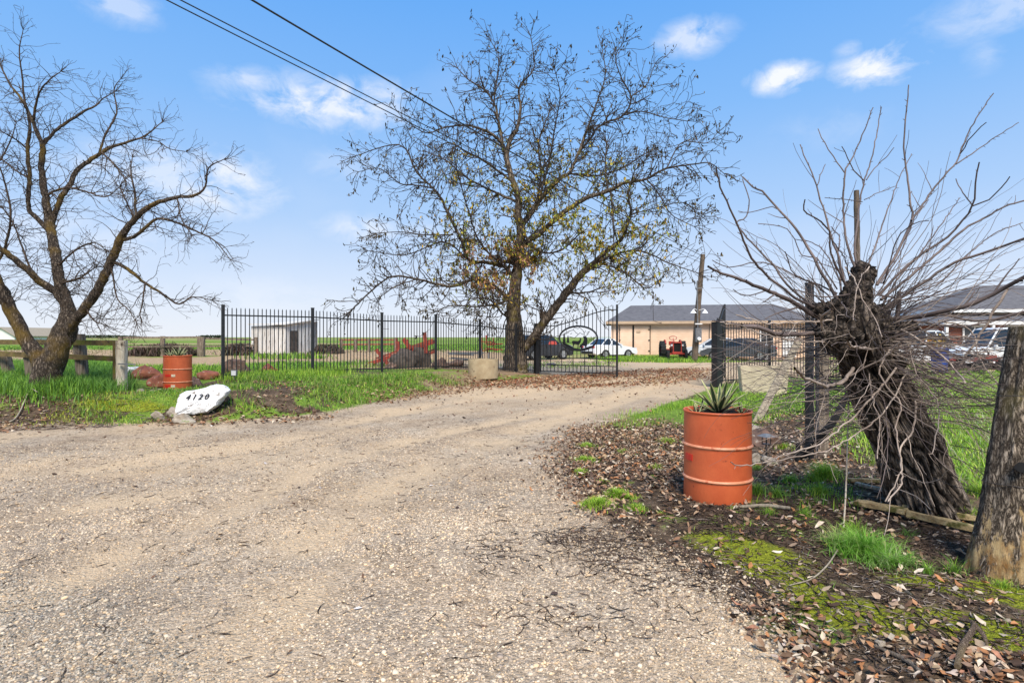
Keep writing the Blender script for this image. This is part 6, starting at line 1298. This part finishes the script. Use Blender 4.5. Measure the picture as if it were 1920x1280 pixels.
# ============================================================ BARN
Dn_ = 43.5; xl = P(1146,0,Dn_).x; BR = math.radians(10); r = empty('barn', (xl, Dn_, -.02), -BR, 'long low peach sided barn with a dark hipped shingle roof', 'barn'); onb = lambda px: ((px-960)/F*Dn_-xl)/(math.cos(BR)+(px-960)/F*math.sin(BR)); xr = onb(1534); dp = 9.; hh = 2.72
m = MB(); m.add([Vector(v) for v in ((0,0,0),(xr,0,0),(xr,dp,0),(0,dp,0),(0,0,hh),(xr,0,hh),(xr,dp,hh),(0,dp,hh))], [(3,2,1,0),(4,5,6,7),(0,1,5,4),(1,2,6,5),(2,3,7,6),(3,0,4,7)]); m.build('walls', M['siding'], r)
m = MB(); ov = .35; za = hh-.0; zr = 4.15; A = [(-ov,-ov,za),(xr+ov,-ov,za),(xr+ov,dp+ov,za),(-ov,dp+ov,za),(dp/2-2.9,dp/2-.3,zr),(xr-dp/2+2.5,dp/2-.5,zr)]
m.add([Vector(v) for v in A]+[Vector((a,b,c-.14)) for a,b,c in A[:4]], [(0,1,5,4),(1,2,5),(2,3,4,5),(3,0,4),(9,8,7,6)]+[(i, 6+i, 6+(i+1) % 4, (i+1) % 4) for i in range(4)]); m.build('roof', M['barnroof'], r)
m = MB(); m.bar((-ov-.01,-ov-.025,za-.10), (xr+ov,-ov-.025,za-.10), .05, .2); m.bar((-ov-.03,-ov,za-.10), (-ov-.03,dp,za-.10), .05, .2); m.build('fascia', M['trim'], r)
fy = lambda x: -.02
for a, b, z1 in ((1161,1186,2.35),(1189,1218,2.35)):
    x1, x2 = onb(a), onb(b); m = MB(); m.bar(((x1+x2)/2,fy((x1+x2)/2)-.03,.05), ((x1+x2)/2,fy((x1+x2)/2)-.03,z1), x2-x1, .05, up=Vector((0,1,0))); d = m.build('door', M['siding'], r)
    for z in (.5,1.3,2.1): m = MB(); m.box((x2-.05 if a > 1170 else x1+.05, fy(x1)-.09, z), (.1,.03,.06)); m.build('hinge', M['dark'], d)
for px, w, z1 in ((1187.3,.12,2.4),(1219,.05,2.4),(1330,.03,2.5),(1162,.04,2.4)):
    m = MB(); x = onb(px); m.box((x,fy(x)-.07,z1/2+.02), (w,.04,z1)); m.build('door_gap', M['dark'], r)
m = MB(); x = onb(1197); m.box((x,fy(x)-.09,1.95), (.3,.03,.12)); m.build('vent_plate', M['trim'], r)
x = onb(1437); m = MB(); m.box((x,fy(x)-.03,1.45), (.8,.05,1.1)); w_ = m.build('window', M['glass'], r)
for dx, dz, sx, sz in ((-.42,0,.07,1.2),(.42,0,.07,1.2),(0,.57,.9,.07),(0,-.57,.9,.07),(0,0,.05,1.1)): m = MB(); m.box((x+dx,fy(x)-.07,1.45+dz), (sx,.05,sz)); m.build('frame', M['wtrim'], w_)
x = onb(1480); m = MB(); m.box((x,fy(x)-.03,1.1), (.9,.05,2.0)); m.build('side_door', M['wtrim'], r)
# cylinder / clutter beside the grey sedan
o = at(1427,38.5); m = MB()
for k in range(3): m.lathe([(.001,0),(.2,0),(.2,1.0),(.12,1.08),(.001,1.1)], 14, o+Vector((k*.42-.3,.1*k,0)))
d = m.build('propane_bottles', M['silver_car'], smooth=True); recenter(d); tag(d, 'pale gas bottles standing at the rear of the grey sedan', 'gas bottles', kind='stuff')
# ============================================================ UTILITY POLE AND LINES
Dq = 34.5; b = Vector((P(1302,0,Dq).x, Dq, 0)); b.z = hz(b.x, Dq)-.1; tp_ = P(1318,477,Dq+.3); r = empty('utility_pole', b, 0, 'leaning old wooden utility pole in front of the barn', 'utility pole')
m = MB(); a, q = smooth_path([Vector((0,0,0)), (tp_-b)*.5+Vector((-.04,0,0)), tp_-b], [.20,.165,.135], .3); m.tube(a, q, 16, True, jit=.06); m.build('pole', M['pole'], r, smooth=True)
m = MB(); c = P(1309,0,Dq-.22); m.box((c.x-b.x,-.26,1.5-(628-HY)/F*Dq-b.z+.0), (.36,.2,.85)); mbx = m.build('meter_box', M['meter_grey'], r, bevel=.02); m = MB(); m.lathe([(.001,0),(.11,0),(.11,-.1),(.09,-.13),(.001,-.13)], 18, (c.x-b.x,-.36,1.5+.0), axis='y'); m.build('meter_dial', M['white_metal'], mbx)
m = MB(); z9 = P(1307,530,Dq-.2)-b; m.tube([(P(1307,640,Dq).x-b.x,-.2,1.3), (z9.x,-.2,z9.z), (z9.x+.02,-.2,z9.z+.1), (z9.x+.1,-.2,z9.z+.14)], .04, 8); m.bar((z9.x-.1,-.2,z9.z-.35), (z9.x+.4,-.1,z9.z-.3), .06); m.build('conduit_mast', M['meter_grey'], r)
m = MB(); z8 = P(1310,607,Dq-.2)-b; m.box((z8.x,-.2,z8.z), (.42,.1,.06)); m.build('strap', M['white_metal'], r)
for s in (-1, 1):
    o_ = P(1311+s*11,585,Dq-.3)-b; m = MB(); m.lathe([(.02,.16),(.05,.12),(.19,-.06),(.17,-.06),(.04,.1)], 16, o_); m.tube([o_+Vector((0,0,.14)), o_+Vector((-s*.08,0,.2)), Vector((z8.x+s*.05,-.15,o_.z+.12))], .02, 6); m.build('lamp_shade', M['white_metal'], r)
top = tp_
def cable(label, pa, Da, end, rad, sag, over=None):
    a = P(*pa, Da); # continue back over the camera
    e = Vector(end); n = 60; d = (a-e)
    a2 = e+d*1.6; m = MB(); pts_ = []
    for k in range(n+1):
        t = k/n; q = e.lerp(a2, t); s0 = sag*4*(t*(1-t))*1.; q = q-Vector((0,0,s0)); pts_.append(q)
    # keep the cable through the photo's point: shift back the sag at t=1/1.6
    t1 = 1/1.6; corr = sag*4*t1*(1-t1)/t1
    pts_ = [q+Vector((0,0,corr*(k/n))) for k, q in enumerate(pts_)]
    m.tube(pts_, rad, 6); o = m.build('power_line', M['wire'], smooth=True); recenter(o); return tag(o, label, 'cable', 'overhead service lines')
cable('lowest of the three overhead lines running to the pole', (312,0), 8.5, top+Vector((0,0,-.55)), .010, .35)
cable('middle of the three overhead lines close above the lowest', (338,0), 8.7, top+Vector((0,0,-.35)), .010, .35)
cable('upper thicker overhead line reaching the top edge further right', (472,0), 9.5, top+Vector((0,0,-.1)), .017, .45)
# ============================================================ HOUSE, RIGHT
Dh = 36.; x0 = P(1768,0,Dh).x; r = empty('house', (x0, Dh, 0), -.02, 'reddish brick house with a two tier grey hipped roof at the right edge', 'house'); L1 = 14.
m = MB(); m.box((L1/2+.4,5,1.2), (L1-.4,9,2.4)); m.build('walls', M['brick'], r)
def hip(x1, x2, y1, y2, z, zt, mat, ov=.45, inset=None, name='roof'):
    inset = inset or (y2-y1)/2; m = MB(); A = [(x1-ov,y1-ov,z),(x2+ov,y1-ov,z),(x2+ov,y2+ov,z),(x1-ov,y2+ov,z),(x1+inset,(y1+y2)/2,zt),(x2-inset,(y1+y2)/2,zt)]
    m.add([Vector(v) for v in A]+[Vector((a,b_,c-.2)) for a,b_,c in A[:4]], [(0,1,5,4),(1,2,5),(2,3,4,5),(3,0,4),(9,8,7,6)]+[(i, 6+i, 6+(i+1) % 4, (i+1) % 4) for i in range(4)]); q = m.build(name, M[mat], r)
    m = MB(); m.bar((x1-ov,y1-ov-.03,z-.1), (x2+ov,y1-ov-.03,z-.1), .04, .22); m.bar((x1-ov-.03,y1-ov,z-.1), (x1-ov-.03,y2+ov,z-.1), .04, .22); m.build('gutter', M['wtrim'], q)
hip(.6, 15, .5, 9.5, 2.5, 3.6, 'barnroof', inset=4.0); 
m = MB(); m.box((9,5,2.95), (12.4,5,1.1)); m.build('upper_walls', M['trim'], r); hip(2.6, 15.4, 2.4, 7.6, 3.35, 5.2, 'barnroof', .6, 3.4)
for a in (1.6, 4.3, 7.4):
    m = MB(); m.box((a+.7,.47,1.55), (1.3,.08,1.2)); w_ = m.build('window', M['glass'], r)
    for dx, dz, sx, sz in ((-.7,0,.1,1.4),(.7,0,.1,1.4),(0,.65,1.5,.1),(0,-.65,1.5,.1),(0,0,.06,1.2)): m = MB(); m.box((a+.7+dx,.42,1.55+dz), (sx,.08,sz)); m.build('frame', M['wtrim'], w_)
for a in (.3, 3.2, 6.4): m = MB(); m.box((a,.1,1.15), (.16,.16,2.3)); m.build('porch_post', M['wtrim'], r)
# ============================================================ DISTANT TREE LINE
for k, (pa, pb_, D, h_) in enumerate([(-60,420,700,3.4),(1530,1790,420,2.2)]):
    n = 6000; x0, x1 = P(pa,0,D).x, P(pb_,0,D).x; x = rng.uniform(x0, x1, n); env = h_*np.clip((vn(x, 0, .03, 7+k)-.35)*2.2, .12, 1); z = rng.uniform(0, 1, n)*env
    v, f, c = scatter(LV*np.array([1,1,.6]), LF, np.stack([x-x0, rng.normal(0, 3, n), z], 1), np.einsum('nij,njk->nik', rotz(rng.uniform(0,6,n)), rotx(rng.uniform(0,3,n))), rng.uniform(.5,1.4,n), np.array([(.05,.07,.03),(.07,.08,.05),(.04,.05,.03)])[rng.integers(0,3,n)])
    o = mesh_np('distant_treeline', v, f, M['brush'], col=c); o.location = (x0, D, hz(x0, D)); tag(o, 'thin dark line of far trees on the horizon', 'trees', kind='stuff')
# ============================================================ SKY, SUN, CAMERA
W_ = bpy.data.worlds.new('World'); S.world = W_; W_.use_nodes = True; nt = W_.node_tree; N = nt.nodes; L = nt.links; bg = N['Background']
EL, AZ = math.radians(52), math.radians(174)
sky = N.new('ShaderNodeTexSky'); sky.sky_type = 'NISHITA'; sky.sun_disc = False; sky.sun_elevation = EL; sky.sun_rotation = AZ; sky.air_density = 1.0; sky.dust_density = .6; sky.ozone_density = 2.
tc = N.new('ShaderNodeTexCoord'); nz = N.new('ShaderNodeVectorMath'); nz.operation = 'NORMALIZE'; L.new(tc.outputs['Generated'], nz.inputs[0])
sp = N.new('ShaderNodeSeparateXYZ'); L.new(nz.outputs[0], sp.inputs[0])
def mth(op, a, b=None, c=None):
    x = N.new('ShaderNodeMath'); x.operation = op
    for i, s in enumerate((a, b, c)):
        if s is None: continue
        if isinstance(s, (int, float)): x.inputs[i].default_value = s
        else: L.new(s, x.inputs[i])
    return x.outputs[0]
def ramp(f, stops):
    r = N.new('ShaderNodeValToRGB'); e = r.color_ramp.elements
    while len(e) < len(stops): e.new(.5)
    for i, (p_, c_) in enumerate(stops): e[i].position = p_; e[i].color = (*c_, 1)
    L.new(f, r.inputs[0]); return r.outputs[0]
def mix(f, a, b, t='MIX'):
    x = N.new('ShaderNodeMix'); x.data_type = 'RGBA'; x.blend_type = t; x.clamp_factor = True
    for s, k in ((f, 'Factor'), (a, 'A'), (b, 'B')):
        if isinstance(s, (int, float)): x.inputs[k].default_value = s
        elif isinstance(s, tuple): x.inputs[k].default_value = (*s, 1)
        else: L.new(s, x.inputs[k])
    return x.outputs['Result']
SKS = .73/.10
base_ = mix(1., sky.outputs[0], SKYTINT if 'SKYTINT' in globals() else (1.,1.,1.), 'MULTIPLY')
# milky haze low over the fields, clear blue above
hazec = ramp(sp.outputs['Z'], [(0.0,(.84*SKS,.88*SKS,.96*SKS)),(.09,(.66*SKS,.77*SKS,.96*SKS)),(.21,(.42*SKS,.63*SKS,.96*SKS)),(.36,(.24*SKS,.51*SKS,.96*SKS)),(.55,(.12*SKS,.40*SKS,.94*SKS))])
skyc = mix(.93, base_, hazec)
warp = N.new('ShaderNodeTexNoise'); warp.inputs['Scale'].default_value = 19; warp.inputs['Detail'].default_value = 9; warp.inputs['Roughness'].default_value = .6; warp.inputs['Distortion'].default_value = .4
mpw = N.new('ShaderNodeMapping'); mpw.inputs['Scale'].default_value = (1,1,1.6); L.new(nz.outputs[0], mpw.inputs[0]); L.new(mpw.outputs[0], warp.inputs['Vector'])
soft = N.new('ShaderNodeTexNoise'); soft.inputs['Scale'].default_value = 2.2; soft.inputs['Detail'].default_value = 6; L.new(mpw.outputs[0], soft.inputs['Vector'])
tot = mth('MULTIPLY', ramp(soft.outputs[0], [(.56,(0,0,0)),(.78,(1,1,1))]), .16)
CL = [(610,192,90,27,.95),(500,160,55,16,.6),(700,172,50,16,.6),(410,345,62,34,.9),(300,330,95,30,.6),(215,335,60,24,.35),(1468,146,32,15,1.1),(1645,124,38,19,1.1),(1592,92,14,10,.4),(1300,70,40,18,.7),(700,428,60,18,.6),(640,310,50,20,.22),(225,10,32,20,.5),(1890,10,60,24,.45),(840,430,60,16,.3),(120,440,110,26,.3),(1080,620,120,30,.35),(1560,240,60,20,.12),(1845,105,16,16,.25),(480,560,90,26,.25)]
for a, b_, sx, sz, k in CL:
    d = P(a, b_, 1.)-Vector((0,0,H)); d.normalize(); rt = d.cross(Vector((0,0,1))).normalized(); up = rt.cross(d)
    v1 = N.new('ShaderNodeVectorMath'); v1.operation = 'DOT_PRODUCT'; L.new(nz.outputs[0], v1.inputs[0]); v1.inputs[1].default_value = rt*(F/sx*.8)
    v2 = N.new('ShaderNodeVectorMath'); v2.operation = 'DOT_PRODUCT'; L.new(nz.outputs[0], v2.inputs[0]); v2.inputs[1].default_value = up*(F/sz*.8)
    v3 = N.new('ShaderNodeVectorMath'); v3.operation = 'DOT_PRODUCT'; L.new(nz.outputs[0], v3.inputs[0]); v3.inputs[1].default_value = d
    rr_ = mth('ADD', mth('POWER', v1.outputs['Value'], 2), mth('POWER', v2.outputs['Value'], 2))
    g_ = mth('MULTIPLY', mth('EXPONENT', mth('MULTIPLY', rr_, -.9)), mth('GREATER_THAN', v3.outputs['Value'], 0.))
    w_ = ramp(mth('MULTIPLY', g_, mth('ADD', mth('MULTIPLY', warp.outputs[0], 4.2), -1.25)), [(.12,(0,0,0)),(.95,(1,1,1))])
    tot = mth('MAXIMUM', tot, mth('MULTIPLY', w_, k*.85))
skyc = mix(tot, skyc, (.95*SKS,.97*SKS,1.03*SKS))
L.new(skyc, bg.inputs['Color']); bg.inputs['Strength'].default_value = .10
sun = bpy.data.lights.new('sun', 'SUN'); sun.energy = SUNE if 'SUNE' in globals() else 4.2; sun.angle = math.radians(25); sun.color = (1,.92,.80)
so = bpy.data.objects.new('sun', sun); COL.objects.link(so)
dirv = Vector((math.sin(AZ)*math.cos(EL), math.cos(AZ)*math.cos(EL), math.sin(EL))); so.rotation_euler = dirv.to_track_quat('Z', 'Y').to_euler(); so.location = dirv*50
cam = bpy.data.cameras.new('camera'); cam.lens = 20.0; cam.sensor_width = 36; cam.clip_end = 9000; cam.clip_start = .05; cam.shift_y = -8/1920
co = bpy.data.objects.new('camera', cam); COL.objects.link(co); co.location = (0,0,H); co.rotation_euler = (PI/2,0,0); S.camera = co
S.view_settings.view_transform = 'Standard'; S.view_settings.look = 'None'; S.view_settings.gamma = 1; S.view_settings.exposure = .5; S.view_settings.use_curve_mapping = False
S.render.resolution_x = 1024; S.render.resolution_y = 682
